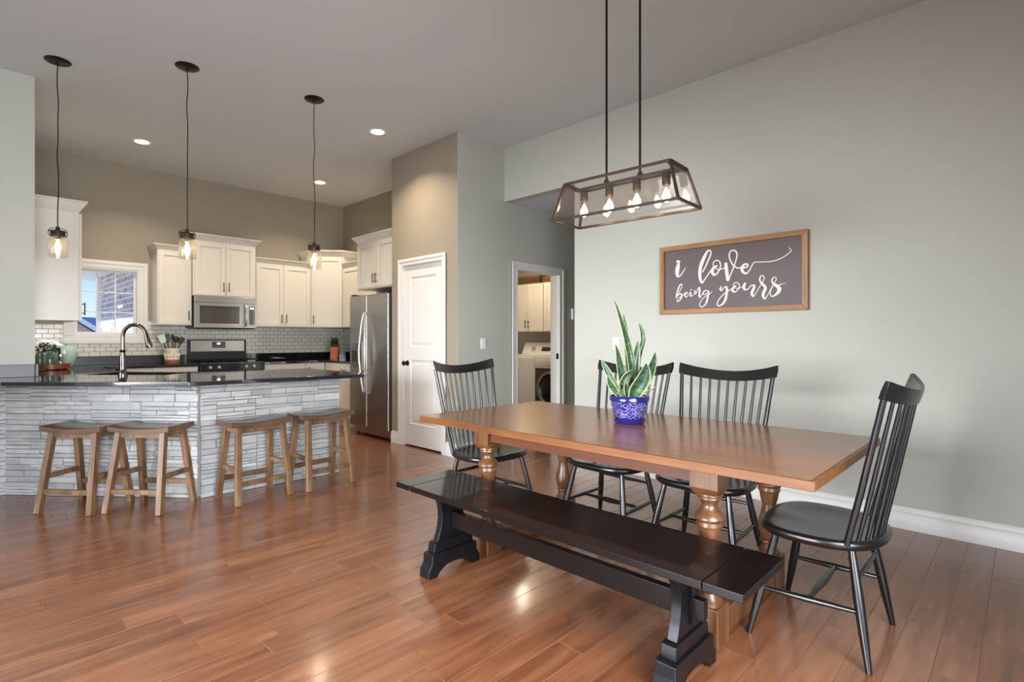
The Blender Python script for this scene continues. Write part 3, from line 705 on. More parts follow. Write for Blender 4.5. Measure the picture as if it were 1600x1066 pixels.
# ---- refrigerator (faces -X)
fg = thing('refrigerator', 'stainless side-by-side refrigerator with water dispenser beside the pantry', 'refrigerator', (3.9,5.87,0))
y0, y1, ys = 5.425, 6.315, 5.905
build(MB().box(3.585,4.24,y0,y1,.03,1.745), 'fridge_body', M['rubber'], fg, world=True, bevel=.004)
dl = build(MB().box(3.50,3.575,ys+.004,y1,.12,1.77), 'freezer_door', M['steel'], fg, world=True, bevel=.012, seg=3)
dr = build(MB().box(3.50,3.575,y0,ys-.004,.12,1.77), 'fridge_door', M['steel'], fg, world=True, bevel=.012, seg=3)
for dd, sg_ in ((dl, 1), (dr, -1)):
    build(MB().tube(cat_rom([(3.50,ys+sg_*.022,.55),(3.468,ys+sg_*.024,.57),(3.448,ys+sg_*.042,.74),(3.434,ys+sg_*.068,1.04),(3.448,ys+sg_*.042,1.35),(3.468,ys+sg_*.024,1.52),(3.50,ys+sg_*.022,1.54)],5), .0135, 12), 'handle', M['steel2'], dd, world=True)
dp = build(MB().box(3.494,3.50,6.0,6.265,.83,1.185), 'water_dispenser', M['steel'], dl, world=True)
build(MB().box(3.492,3.494,6.015,6.25,1.09,1.17), 'dispenser_display', M['blkglass'], fg, world=True)
build(MB().box(3.492,3.494,6.02,6.245,.86,1.075), 'dispenser_recess', M['ovenglass'], fg, world=True)
build(MB().box(3.56,3.585,y0+.02,y1-.02,.03,.11), 'bottom_grille', M['steel'], fg, world=True)
for yy in (y0+.06,y1-.06): build(MB().cyl((3.60,yy-.02,.025),(3.60,yy+.02,.025),.025,14), 'roller', M['rubber'], fg, world=True)
build(MB().box(3.4985,3.50,5.47,5.53,1.68,1.692), 'badge', M['steel2'], fg, world=True)
for yy in (y0+.05,y1-.05): build(MB().box(3.51,3.62,yy-.025,yy+.025,1.771,1.79), 'hinge_cover', M['rubber'], fg, world=True)

# ---- counter items
t = thing('serving_tray', 'round reddish wooden footed tray at the left end of the counter', 'tray', (.62,7.03,.915))
build(MB().lathe([(.14,.006),(.156,.010),(.158,.055),(.148,.055),(.146,.04),(.001,.038)], n=40), 'tray_dish', M['traywood'], t)
for k in range(3):
    a = 2*PI*k/3+.4; build(MB().lathe([(.012,0),(.016,.004),(.012,.008)], (.13*math.cos(a),.13*math.sin(a)), 12), 'tray_foot', M['traywood'], t)
TZ = .915+.040
def jar(lbl, x, y, h, r, mat, lid=None, z=TZ):
    t = thing('glass_jar', lbl, 'jar', (x,y,z), group=None)
    build(MB().lathe([(r*.9,0),(r,.008),(r,h*.72),(r*.7,h*.84),(r*.7,h),(r*.62,h),(r*.62,h*.83),(r*.9,h*.70),(r*.9,.01),(.001,.008)], n=24, caps=False), 'jar_glass', M[mat], t)
    if lid: build(MB().lathe([(r*.76,h-.008),(r*.76,h+.012),(r*.2,h+.016),(.001,h+.016)], n=20), 'lid', M[lid], t)
    return t
jar('leftmost tall teal glass jar on the wooden tray', 0.535,6.985,.15,.034,'teal')
jar('middle teal glass jar on the wooden tray in front of the potted herb', 0.607,6.945,.145,.034,'teal')
jar('small clear jar with silver lid on the wooden tray, nearest the faucet', 0.690,6.965,.10,.03,'jar','steel2')
t = thing('potted_herb', 'small bushy green herb in a white pot behind the jars', 'potted plant', (.60,7.095,TZ))
build(MB().lathe([(.042,0),(.050,.06),(.056,.13),(.050,.13),(.046,.10),(.001,.10)], n=24), 'pot', M['white'], t)
lf = MB(); r9 = random.Random(5)
for k in range(150):
    a = r9.uniform(0,2*PI); b = r9.uniform(0,1); rr_ = .088*math.sqrt(b); zc = .13+r9.uniform(0,.115)*(1-.5*b); c0 = Vector((rr_*math.cos(a),rr_*math.sin(a),zc)); d1 = Vector((r9.uniform(-1,1),r9.uniform(-1,1),r9.uniform(-.3,.8))).normalized()*.02; d2 = d1.cross(Vector((r9.uniform(-1,1),r9.uniform(-1,1),1))).normalized()*.009; d3 = d1.cross(d2).normalized()*.003
    lf.loft([[c0-d1,c0-d1+d3*.2,c0-d1-d2*.1],[c0-d2,c0+d3,c0+d2],[c0+d1,c0+d1+d3*.2,c0+d1+d2*.1]])
build(lf, 'foliage', M['sprig'], t)
build(MB().tube([(0,0,.09),(.005,0,.15)], .006, 8).tube([(0,.01,.09),(-.03,.02,.17)], .004, 8).tube([(0,0,.09),(.03,-.02,.17)], .004, 8), 'stem', M['sprig'], t)
t = thing('glazed_pitcher', 'pale mint rounded pitcher with dark handle at the back of the tray', 'pitcher', (.755,7.34,.915))
build(MB().lathe([(.055,0),(.07,.02),(.10,.09),(.112,.15),(.108,.21),(.10,.235),(.094,.235),(.10,.20),(.10,.14),(.06,.03),(.001,.02)], n=32, caps=False), 'pitcher_body', M['mint'], t)
build(MB().tube(cat_rom([(-.04,-.098,.20),(-.05,-.135,.20),(-.05,-.145,.15),(-.045,-.12,.09),(-.04,-.08,.08)],4), .008, 10), 'handle', M['iron'], t)
t = thing('platter', 'white oval platter leaning on the tiled wall behind the herb', 'platter', (.62,7.80,.916))
pm = MB(Matrix.Translation((.62,7.83,1.065)) @ Matrix.Rotation(math.radians(80),4,'X')); pm.lathe([(.001,.0),(.16,.0),(.22,.012),(.222,.018),(.16,.008),(.001,.008)], n=40, caps=False, sy=.66)
build(pm, 'plate', M['white'], t, world=True)
# utensil crock
t = thing('utensil_crock', 'cream and terracotta patterned crock full of utensils left of the range', 'crock', (1.815,7.62,.915))
build(MB().lathe([(.078,.045),(.08,.05),(.083,.185),(.078,.19),(.074,.185),(.07,.06),(.001,.05)], n=36, caps=False), 'crock_body', M['cream'], t)
build(MB().lathe([(.07,0),(.078,.004),(.0785,.046),(.07,.048)], n=36), 'crock_base', M['terra'], t)
zz = MB()
for k in range(14):
    a = 2*PI*k/14; b = a+PI/14*.7; c_ = a-PI/14*.7
    for (p, q) in ((c_, a), (b, a)):
        zz.tube([(.082*math.cos(p),.082*math.sin(p),.128),(.0825*math.cos((p+q)/2),.0825*math.sin((p+q)/2),.10),(.0815*math.cos(q),.0815*math.sin(q),.086)], .0035, 6)
zz.lathe([(.0805,.062),(.084,.066),(.0805,.07)], n=36, caps=False)
build(zz, 'crock_pattern', M['white'], t)
def utensil(lbl, dx, dy, lean, h, head, mat):
    t = thing('cooking_utensil', lbl, 'utensil', (1.815+dx,7.62+dy,1.0), 0, 'utensils in the crock')
    tip = Vector((lean[0],lean[1],h))
    build(MB().tube([(0,0,0),tip*.72], .006, 8), 'handle', M['rubber'], t)
    hm = MB(); u = tip.normalized(); R = Matrix.Translation(tip*.70) @ u.to_track_quat('Z','X').to_matrix().to_4x4(); hm.M = R
    if head == 'spoon': hm.lathe([(.006,0),(.02,.02),(.030,.055),(.026,.085),(.001,.10)], n=14, sy=.35)
    elif head == 'turner': hm.loft([[(-.012,-.003,0),(.012,-.003,0),(.012,.003,0),(-.012,.003,0)],[(-.035,-.003,.03),(.035,-.003,.03),(.035,.003,.03),(-.035,.003,.03)],[(-.037,-.002,.11),(.037,-.002,.11),(.037,.002,.11),(-.037,.002,.11)]])
    else: hm.lathe([(.008,0),(.034,.02),(.036,.04),(.03,.06),(.012,.075)], n=16)
    build(hm, 'utensil_head', M[mat], t)
utensil('pale mint spatula leaning left in the crock', -.035,0,(-.075,.0,.24),.24,'turner','mint')
utensil('black slotted turner left of center in the crock', -.015,.02,(-.04,.01,.25),.25,'turner','rubber')
utensil('black serving spoon standing upright mid crock', .0,-.02,(.0,-.01,.27),.27,'spoon','rubber')
utensil('black round ladle just right of center in the crock', .02,.015,(.03,.01,.26),.26,'ladle','rubber')
utensil('black spoon leaning far right in the crock', .03,-.01,(.07,-.01,.25),.22,'spoon','rubber')
# knife block
t = thing('knife_block', 'angled wooden knife block in the granite corner right of the range', 'knife block', (3.87,7.42,.9155), math.radians(-35))
build(MB().prism([(-.10,0),(.07,0),(.10,.16),(.055,.235),(-.055,.17)], 0, -.055, .055), 'block', M['blockwood'], t, bevel=.004)
for i in range(4):
    for j_ in range(2):
        px = -.038+i*.025; base = Vector((px, .0+.05*j_-.02, .19+.03*j_)); dvv = Vector((0,-.36,.93))*(.10+.012*((i+j_)%2))
        hb = MB().bar(base, base+dvv, .016, .022); build(hb, 'knife_handle', M['rubber'], t, bevel=.003)
t = thing('soap_bottle', 'dark bottle with pump on the counter beside the refrigerator', 'bottle', (4.10,7.30,.9155))
build(MB().lathe([(.03,0),(.032,.01),(.032,.11),(.02,.135),(.014,.14),(.014,.15)], n=20), 'bottle_body', M['blkglass'], t)
build(MB().lathe([(.016,.15),(.016,.17),(.006,.175),(.006,.20)], n=14).box(-.035,.01,-.008,.008,.20,.212), 'pump', M['steel2'], t)
# under-cabinet outlet & tile outlet plate
def plate(lbl, ax, face, u, z, w=.072, h=.115, out=-1, gang=1, group=None):
    t = thing('light_switch', lbl, 'light switch', (u, face, z) if ax == 0 else (face, u, z))
    Mx = Matrix.Translation((u,face,z) if ax == 0 else (face,u,z)) @ (rotz(0) if ax == 0 else rotz(-PI/2))
    m1 = MB(Mx); m1.box(-w*gang/2,w*gang/2,-.006,0,0,h); build(m1, 'cover_plate', M['whiteplastic'], t, bevel=.002, world=True)
    for i in range(gang):
        m2 = MB(Mx); cx = (-(gang-1)/2+i)*w*.65; m2.box(cx-.016,cx+.016,-.0085,-.006,h*.2,h*.8); build(m2, 'rocker', M['white'], t, bevel=.001, world=True)
    return t
plate('white light switch plate on the wall between the pantry corner and laundry doorway', 0, 4.2, 3.893, 1.115)
plate('white switch plate on the big grey wall behind the snake plant', 1, 4.22, 2.735, 1.122, gang=1)
th = thing('thermostat', 'small white thermostat at the far hall wall edge', 'thermostat', (5.50,4.2,1.47))
build(MB().box(5.43,5.55,4.17,4.2,1.47,1.61), 'thermostat_case', M['whiteplastic'], th, world=True, bevel=.004)
build(MB().box(5.46,5.52,4.168,4.17,1.54,1.585), 'display', M['ovenglass'], th, world=True)

# ================================================================== laundry room
lc = cabinet('laundry_cabinet', 'two-door cream wall cabinet above the washer in the laundry', (6.27,6.03,1.335), -PI/2, .655, .325, .76, [(.008,.325,.01,.75,1),(.33,.647,.01,.75,-1)])
lc2 = cabinet('laundry_cabinet', 'right-hand cream wall cabinet beside the two-door laundry one', (6.27,5.37,1.335), -PI/2, .86, .325, .76, [(.01,.428,.01,.75,1),(.432,.85,.01,.75,-1)])
def crate(lbl, y0, y1, h):
    t = thing('wooden_crate', lbl, 'crate', (6.38,(y0+y1)/2,2.096))
    c = MB(); xa, xb = 6.30,6.52
    for i in range(3):
        z0 = 2.096+i*h/3+.002; z1 = 2.096+(i+1)*h/3-.004
        c.box(xa,xa+.014,y0,y1,z0,z1); c.box(xb-.014,xb,y0,y1,z0,z1); c.box(xa+.014,xb-.014,y0,y0+.014,z0,z1); c.box(xa+.014,xb-.014,y1-.014,y1,z0,z1)
    build(c, 'slat_side', M['crate'], t, world=True)
    build(MB().box(xa+.014,xb-.014,y0+.014,y1-.014,2.096,2.108), 'crate_bottom', M['crate'], t, world=True)
    return t
crate('long wooden crate on top of the two-door laundry cabinet', 5.50, 6.02, .135)
crate('shorter wooden crate on top of the right-hand laundry cabinet', 4.95, 5.43, .155)
# washer: top loader (left), front: x=5.88
wa = thing('washing_machine', 'white top-loading washer with slanted control console in the laundry', 'washing machine', (6.2,5.60,0))
build(MB().box(5.88,6.56,5.245,5.945,.02,.955), 'washer_body', M['white'], wa, world=True, bevel=.012, seg=3)
build(MB().box(5.895,6.40,5.26,5.93,.956,.978), 'lid', M['white'], wa, world=True, bevel=.006)
build(MB().prism([(6.36,.957),(6.56,.957),(6.56,1.165),(6.46,1.165)], 1, 5.245, 5.945), 'console', M['white'], wa, world=True, bevel=.008)
Mc = lambda y, z: Matrix.Translation((6.36+(z-.957)*.48, y, z)) @ Matrix.Rotation(-math.atan2(.208,.10)+0, 4, 'Y')
kb = MB(Mc(5.70,1.06)); kb.lathe([(.034,0),(.03,.03),(.001,.032)], n=20); build(kb, 'dial', M['steel2'], wa, world=True)
kb = MB(Mc(5.45,1.06)); kb.box(-.035,.035,-.09,.09,0,.004); build(kb, 'display', M['blkglass'], wa, world=True)
dy = thing('clothes_dryer', 'white front-loading dryer with dark glass porthole in the laundry', 'dryer', (6.2,4.88,0))
build(MB().box(5.88,6.56,4.54,5.235,.02,.965), 'dryer_body', M['white'], dy, world=True, bevel=.012, seg=3)
build(MB().box(5.866,5.88,4.57,5.205,.20,.80), 'door_frame', M['ovenglass'], dy, world=True, bevel=.006)
rg_ = MB(Matrix.Translation((5.866,4.89,.50)) @ Matrix.Rotation(-PI/2,4,'Y')); rg_.lathe([(.26,0),(.26,.03),(.225,.035),(.21,.01),(.21,0)], n=40, caps=False); build(rg_, 'porthole_ring', M['steel2'], dy, world=True)
pg = MB(Matrix.Translation((5.862,4.89,.50)) @ Matrix.Rotation(-PI/2,4,'Y')); pg.lathe([(.209,0),(.15,.02),(.001,.03)], n=40, caps=False); build(pg, 'porthole_glass', M['blkglass'], dy, world=True)
build(MB().box(5.872,5.88,4.57,5.205,.84,.92), 'control_panel', M['whiteplastic'], dy, world=True)
ll = thing('laundry_ceiling_light', 'flush ceiling light inside the laundry room', 'ceiling light', (5.5,5.2,2.44))
build(MB().lathe([(.15,.06),(.16,.05),(.14,.01),(.001,0)], n=32, caps=False), 'diffuser', M['can'], ll)
ld = bpy.data.lights.new('laundry_lamp','POINT'); ld.energy = 15; ld.color = (1,.82,.58); ld.shadow_soft_size = .12
lo = bpy.data.objects.new('laundry_lamp', ld); COL.objects.link(lo); lo.location = (5.5,5.2,2.30)
STROKES=[[(2.113,1.852,0.0235),(2.117,1.832,0.0338),(2.123,1.802,0.0356),(2.124,1.772,0.0319),(2.117,1.749,0.0169),(2.096,1.754,0.0103),(2.072,1.783,0.0084),(2.047,1.819,0.0047)],[(2.123,1.876,0.0197),(2.105,1.872,0.0197)],[(1.903,1.768,0.0103),(1.88,1.805,0.0113),(1.855,1.858,0.0122),(1.834,1.907,0.0122),(1.838,1.933,0.0103),(1.858,1.934,0.0159),(1.88,1.902,0.0244),(1.905,1.851,0.0291),(1.921,1.804,0.0281),(1.926,1.76,0.0263),(1.922,1.715,0.0225),(1.907,1.68,0.015),(1.883,1.707,0.0094),(1.858,1.74,0.0084),(1.828,1.781,0.0084)],[(1.784,1.805,0.0141),(1.811,1.793,0.0206),(1.822,1.766,0.0253),(1.811,1.738,0.0188),(1.786,1.743,0.0122),(1.763,1.775,0.0103),(1.754,1.812,0.0103),(1.767,1.842,0.0084),(1.793,1.851,0.0084),(1.814,1.83,0.0084),(1.806,1.8,0.0075),(1.774,1.776,0.0075),(1.75,1.777,0.0075),(1.721,1.784,0.0075)],[(1.712,1.815,0.0227),(1.709,1.779,0.0258),(1.703,1.731,0.0258),(1.696,1.684,0.0175),(1.677,1.724,0.0093),(1.651,1.781,0.0093),(1.631,1.843,0.0093),(1.625,1.884,0.0113),(1.64,1.91,0.0113),(1.668,1.914,0.0103),(1.685,1.89,0.0113),(1.68,1.849,0.0103),(1.659,1.805,0.0103),(1.631,1.779,0.0093),(1.611,1.772,0.0093),(1.59,1.78,0.0083)],[(1.592,1.777,0.0083),(1.56,1.771,0.0103),(1.543,1.785,0.0124),(1.553,1.799,0.0124),(1.575,1.792,0.0175),(1.587,1.767,0.0227),(1.58,1.741,0.0206),(1.555,1.726,0.0124),(1.531,1.747,0.0083),(1.509,1.788,0.0077),(1.491,1.806,0.0077),(1.448,1.803,0.0072),(1.382,1.8,0.0072),(1.326,1.808,0.0072),(1.281,1.827,0.0072),(1.247,1.852,0.0072),(1.235,1.867,0.0062),(1.25,1.888,0.0046)],[(2.136,1.564,0.0046),(2.132,1.588,0.0083),(2.123,1.621,0.0103),(2.11,1.654,0.0119),(2.095,1.679,0.0098),(2.081,1.676,0.0077),(2.084,1.652,0.0062),(2.1,1.625,0.0067),(2.121,1.593,0.0062),(2.133,1.569,0.0046)],[(2.125,1.579,0.0046),(2.103,1.6,0.0088),(2.084,1.595,0.0113),(2.083,1.577,0.0129),(2.095,1.555,0.0103),(2.112,1.538,0.0067),(2.124,1.54,0.0067),(2.119,1.558,0.0057),(2.1,1.572,0.0052),(2.073,1.592,0.0046)],[(2.07,1.591,0.0046),(2.046,1.592,0.0057),(2.032,1.603,0.0072),(2.043,1.61,0.0067),(2.057,1.6,0.0098),(2.054,1.579,0.0098),(2.04,1.57,0.0067),(2.021,1.587,0.0046),(2.011,1.603,0.0041)],[(2.009,1.614,0.0072),(2.004,1.597,0.0119),(2.003,1.579,0.0119),(1.991,1.577,0.0057),(1.978,1.59,0.0046)],[(2.004,1.63,0.0067),(1.994,1.629,0.0067)],[(1.968,1.621,0.0088),(1.968,1.603,0.0119),(1.966,1.59,0.0072),(1.952,1.608,0.0067),(1.94,1.635,0.0072),(1.929,1.643,0.0088),(1.926,1.625,0.0139),(1.929,1.593,0.015),(1.928,1.562,0.0113),(1.914,1.573,0.0057),(1.902,1.59,0.0052)],[(1.849,1.604,0.0083),(1.865,1.614,0.0072),(1.887,1.611,0.0093),(1.899,1.594,0.0098),(1.889,1.582,0.0072),(1.87,1.589,0.0057),(1.85,1.603,0.0062),(1.856,1.575,0.0134),(1.864,1.535,0.015),(1.881,1.5,0.0103),(1.909,1.483,0.0067),(1.926,1.494,0.0067),(1.924,1.515,0.0067),(1.902,1.549,0.0057),(1.865,1.575,0.0052),(1.84,1.587,0.0052),(1.822,1.605,0.0031)],[(1.749,1.638,0.0083),(1.757,1.619,0.0135),(1.746,1.607,0.0113),(1.727,1.629,0.0068),(1.711,1.634,0.0113),(1.704,1.618,0.0173),(1.706,1.584,0.0173),(1.714,1.539,0.0195),(1.734,1.502,0.0143),(1.767,1.485,0.009),(1.781,1.498,0.0083),(1.771,1.53,0.0083),(1.732,1.574,0.0068),(1.694,1.598,0.0068),(1.666,1.615,0.006)],[(1.634,1.636,0.0105),(1.655,1.62,0.0158),(1.659,1.598,0.0158),(1.638,1.59,0.009),(1.614,1.61,0.0075),(1.606,1.637,0.0075),(1.625,1.661,0.0068),(1.651,1.653,0.0068),(1.652,1.633,0.0045),(1.629,1.616,0.0053),(1.605,1.618,0.0053),(1.587,1.621,0.0053)],[(1.564,1.648,0.0165),(1.573,1.628,0.021),(1.567,1.603,0.0135),(1.541,1.605,0.0075),(1.52,1.628,0.0075),(1.495,1.63,0.0128),(1.499,1.608,0.018),(1.513,1.572,0.0195),(1.503,1.547,0.0128),(1.486,1.567,0.0056),(1.462,1.606,0.0053),(1.439,1.642,0.006)],[(1.439,1.642,0.006),(1.424,1.673,0.0068),(1.429,1.697,0.0068),(1.445,1.698,0.0075),(1.455,1.676,0.0113),(1.448,1.65,0.0113),(1.427,1.627,0.0173),(1.414,1.602,0.0203),(1.427,1.571,0.0218),(1.43,1.544,0.0188),(1.417,1.523,0.0098),(1.4,1.547,0.0056),(1.374,1.596,0.0053),(1.352,1.636,0.006)],[(1.352,1.636,0.006),(1.338,1.663,0.0068),(1.344,1.679,0.006),(1.359,1.677,0.0075),(1.368,1.657,0.0113),(1.359,1.634,0.0135),(1.334,1.615,0.0233),(1.316,1.592,0.027),(1.323,1.568,0.0233),(1.345,1.547,0.0128),(1.368,1.539,0.0083),(1.38,1.557,0.006),(1.373,1.589,0.0053),(1.359,1.617,0.0045)],[(1.317,1.619,0.0083),(1.297,1.627,0.0045),(1.271,1.63,0.0026)]]
LEAVES=[([(0.004,0.0,0.151),(0.004,0.0,0.304),(-0.018,0.0,0.428),(-0.05,0.0,0.551),(-0.092,0.0,0.69)],0.046,0.35),([(0.007,0.03,0.18),(0.004,0.03,0.321),(-0.011,0.03,0.481),(-0.028,0.03,0.608)],0.032,0.4),([(-0.042,-0.01,0.159),(-0.057,-0.023,0.251),(-0.078,-0.037,0.339),(-0.092,-0.05,0.438)],0.06,0.45),([(-0.057,0.0,0.151),(-0.092,0.007,0.229),(-0.127,0.013,0.293),(-0.152,0.02,0.346)],0.032,0.45),([(-0.06,-0.04,0.144),(-0.096,-0.053,0.194),(-0.12,-0.067,0.226),(-0.138,-0.08,0.268)],0.032,0.45),([(0.0,-0.06,0.137),(0.014,-0.073,0.201),(0.042,-0.087,0.265),(0.064,-0.1,0.336)],0.089,0.5),([(0.042,0.0,0.159),(0.067,0.007,0.222),(0.106,0.013,0.3),(0.145,0.02,0.392)],0.074,0.5),([(0.028,0.04,0.173),(0.035,0.043,0.286),(0.046,0.047,0.374),(0.057,0.05,0.456)],0.042,0.4),([(0.05,0.06,0.18),(0.067,0.067,0.357),(0.092,0.073,0.463),(0.071,0.08,0.555)],0.032,0.6),([(-0.053,-0.03,0.144),(-0.046,-0.027,0.215),(-0.021,-0.023,0.265),(0.018,-0.02,0.297)],0.042,0.45),([(0.021,-0.02,0.144),(0.057,-0.027,0.169),(0.092,-0.033,0.18),(0.135,-0.04,0.205)],0.014,0.4),([(0.014,-0.05,0.137),(0.05,-0.055,0.159),(0.085,-0.06,0.155)],0.025,0.5),([(-0.021,-0.05,0.137),(-0.032,-0.06,0.194),(-0.042,-0.07,0.229)],0.028,0.5)]
# ================================================================== dining table
TT = .757
tb = thing('dining_table', 'long honey-brown trestle dining table with turned pedestal legs', 'table', (2.46,1.565,0))
top = MB(); 
bx = [1.936+ (2.984-1.936)*i/16 for i in range(17)]; r3 = random.Random(4)
for a, b in zip(bx, bx[1:]):
    ys_ = [.509] + sorted(r3.uniform(.8,2.4) for _ in range(2)) + [2.624]
    for c, d_ in zip(ys_, ys_[1:]): top.box(a+.0002,b-.0002,c+.0002,d_-.0002,TT-.035,TT)
build(top, 'tabletop', M['table'], tb, world=True, bevel=.0006, seg=1)
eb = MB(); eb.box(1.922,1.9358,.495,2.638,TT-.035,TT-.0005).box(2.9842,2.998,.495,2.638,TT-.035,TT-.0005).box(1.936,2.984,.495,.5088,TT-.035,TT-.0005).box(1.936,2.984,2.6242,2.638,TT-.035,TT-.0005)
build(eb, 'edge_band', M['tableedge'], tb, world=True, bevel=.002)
ap = MB()
for x in (2.085, 2.835): ap.box(x-.011,x+.011,.98,2.175,.64,TT-.0355)
for y in (.925, 2.23): ap.box(2.165,2.745,y-.011,y+.011,.66,TT-.0355)
build(ap, 'apron', M['apron'], tb, world=True)
LEGPROF = [(.052,.600),(.053,.592),(.046,.586),(.047,.578),(.038,.570),(.031,.556),(.031,.548),(.038,.532),(.050,.520),(.058,.508),(.060,.500),(.057,.492),(.050,.486),(.051,.478),(.052,.470),(.047,.464),(.044,.455),(.040,.43),(.033,.405),(.031,.395),(.034,.37),(.042,.34),(.050,.31),(.052,.29),(.048,.262),(.037,.238),(.033,.23),(.041,.224),(.042,.216),(.035,.21),(.033,.20),(.040,.18),(.050,.168),(.052,.155)]
for (x, y) in ((2.107,.925),(2.107,2.23),(2.80,.925),(2.80,2.23)):
    L = MB(); s = .0575
    L.box(x-s,x+s,y-s,y+s,.625,TT-.036)
    L.loft([[(x-s,y-s,.6255),(x+s,y-s,.6255),(x+s,y+s,.6255),(x-s,y+s,.6255)],[(x-s*.99,y-s*.99,.62),(x+s*.99,y-s*.99,.62),(x+s*.99,y+s*.99,.62),(x-s*.99,y+s*.99,.62)],[(x-.044,y-.044,.598),(x+.044,y-.044,.598),(x+.044,y+.044,.598),(x-.044,y+.044,.598)]])
    L.lathe(LEGPROF[::-1], (x,y), 32)
    build(L, 'leg', M['tableleg'], tb, world=True, sharp=30)
for y in (.925, 2.23):
    F_ = MB()
    for x in (2.107, 2.80): F_.box(x-.057,x+.057,y-.057,y+.057,0,.155)
    F_.box(2.169,2.738,y-.045,y+.045,.015,.115)
    build(F_, 'trestle_foot', M['tableleg'], tb, world=True, bevel=.004)

# ================================================================== bench
bn = thing('dining_bench', 'long black-brown trestle bench alongside the near side of the table', 'bench', (1.80,1.512,0))
BZ = .46
tp = MB(); tp.box(1.612,1.985,.735,2.29,BZ-.029,BZ); 
build(tp, 'seat_board', M['bench'], bn, world=True, bevel=.003)
for a, b in ((.605,.7325),(2.2925,2.42)): build(MB().box(1.612,1.985,a,b,BZ-.029,BZ), 'end_board', M['bench'], bn, world=True, bevel=.003)
build(MB().box(1.797,1.833,.905,2.19,.225,.310), 'stretcher', M['bench'], bn, world=True, bevel=.003)
for yc in (.885, 2.21):
    out = [(0.130,.4305),(.126,.418),(.100,.392),(.083,.36),(.074,.32),(.073,.28),(.079,.24),(.092,.20),(.104,.172)]
    poly = [(1.815-a,z) for a, z in out][::-1] + [(1.815+a,z) for a, z in out]
    L = MB().prism(poly, 1, yc-.019, yc+.019)
    lg = build(L, 'leg', M['benchleg'], bn, world=True, bevel=.002, sharp=25)
    mid = [(.112,.172),(.124,.165),(.130,.14),(.130,.118)]
    L = MB().prism([(1.815-a,z) for a, z in mid][::-1]+[(1.815+a,z) for a, z in mid], 1, yc-.028, yc+.028); build(L, 'leg_block', M['benchleg'], lg, world=True, bevel=.003)
    ft = [(.140,.118),(.150,.112),(.152,.07),(.172,.04),(.175,.0)]; arch = [(.118,0),(.10,.022),(.06,.045),(0,.052)]
    poly = [(1.815-a,z) for a, z in ft] + [(1.815-a,z) for a, z in arch] + [(1.815+a,z) for a, z in arch[::-1][1:]] + [(1.815+a,z) for a, z in ft[::-1]]
    L = MB().prism(poly, 1, yc-.039, yc+.039); build(L, 'foot', M['benchleg'], lg, world=True, bevel=.003, sharp=25)
    sgn = -1 if yc < 1.5 else 1
    a, b = sorted((yc+sgn*.019, yc+sgn*.075))
    build(MB().box(1.798,1.832,a,b,.232,.303), 'tenon', M['bench'], lg, world=True, bevel=.002)
    a, b = sorted((yc+sgn*.0195, yc+sgn*.036))
    build(MB().box(1.808,1.822,a,b,.20,.36), 'wedge', M['benchleg'], lg, world=True, bevel=.002)

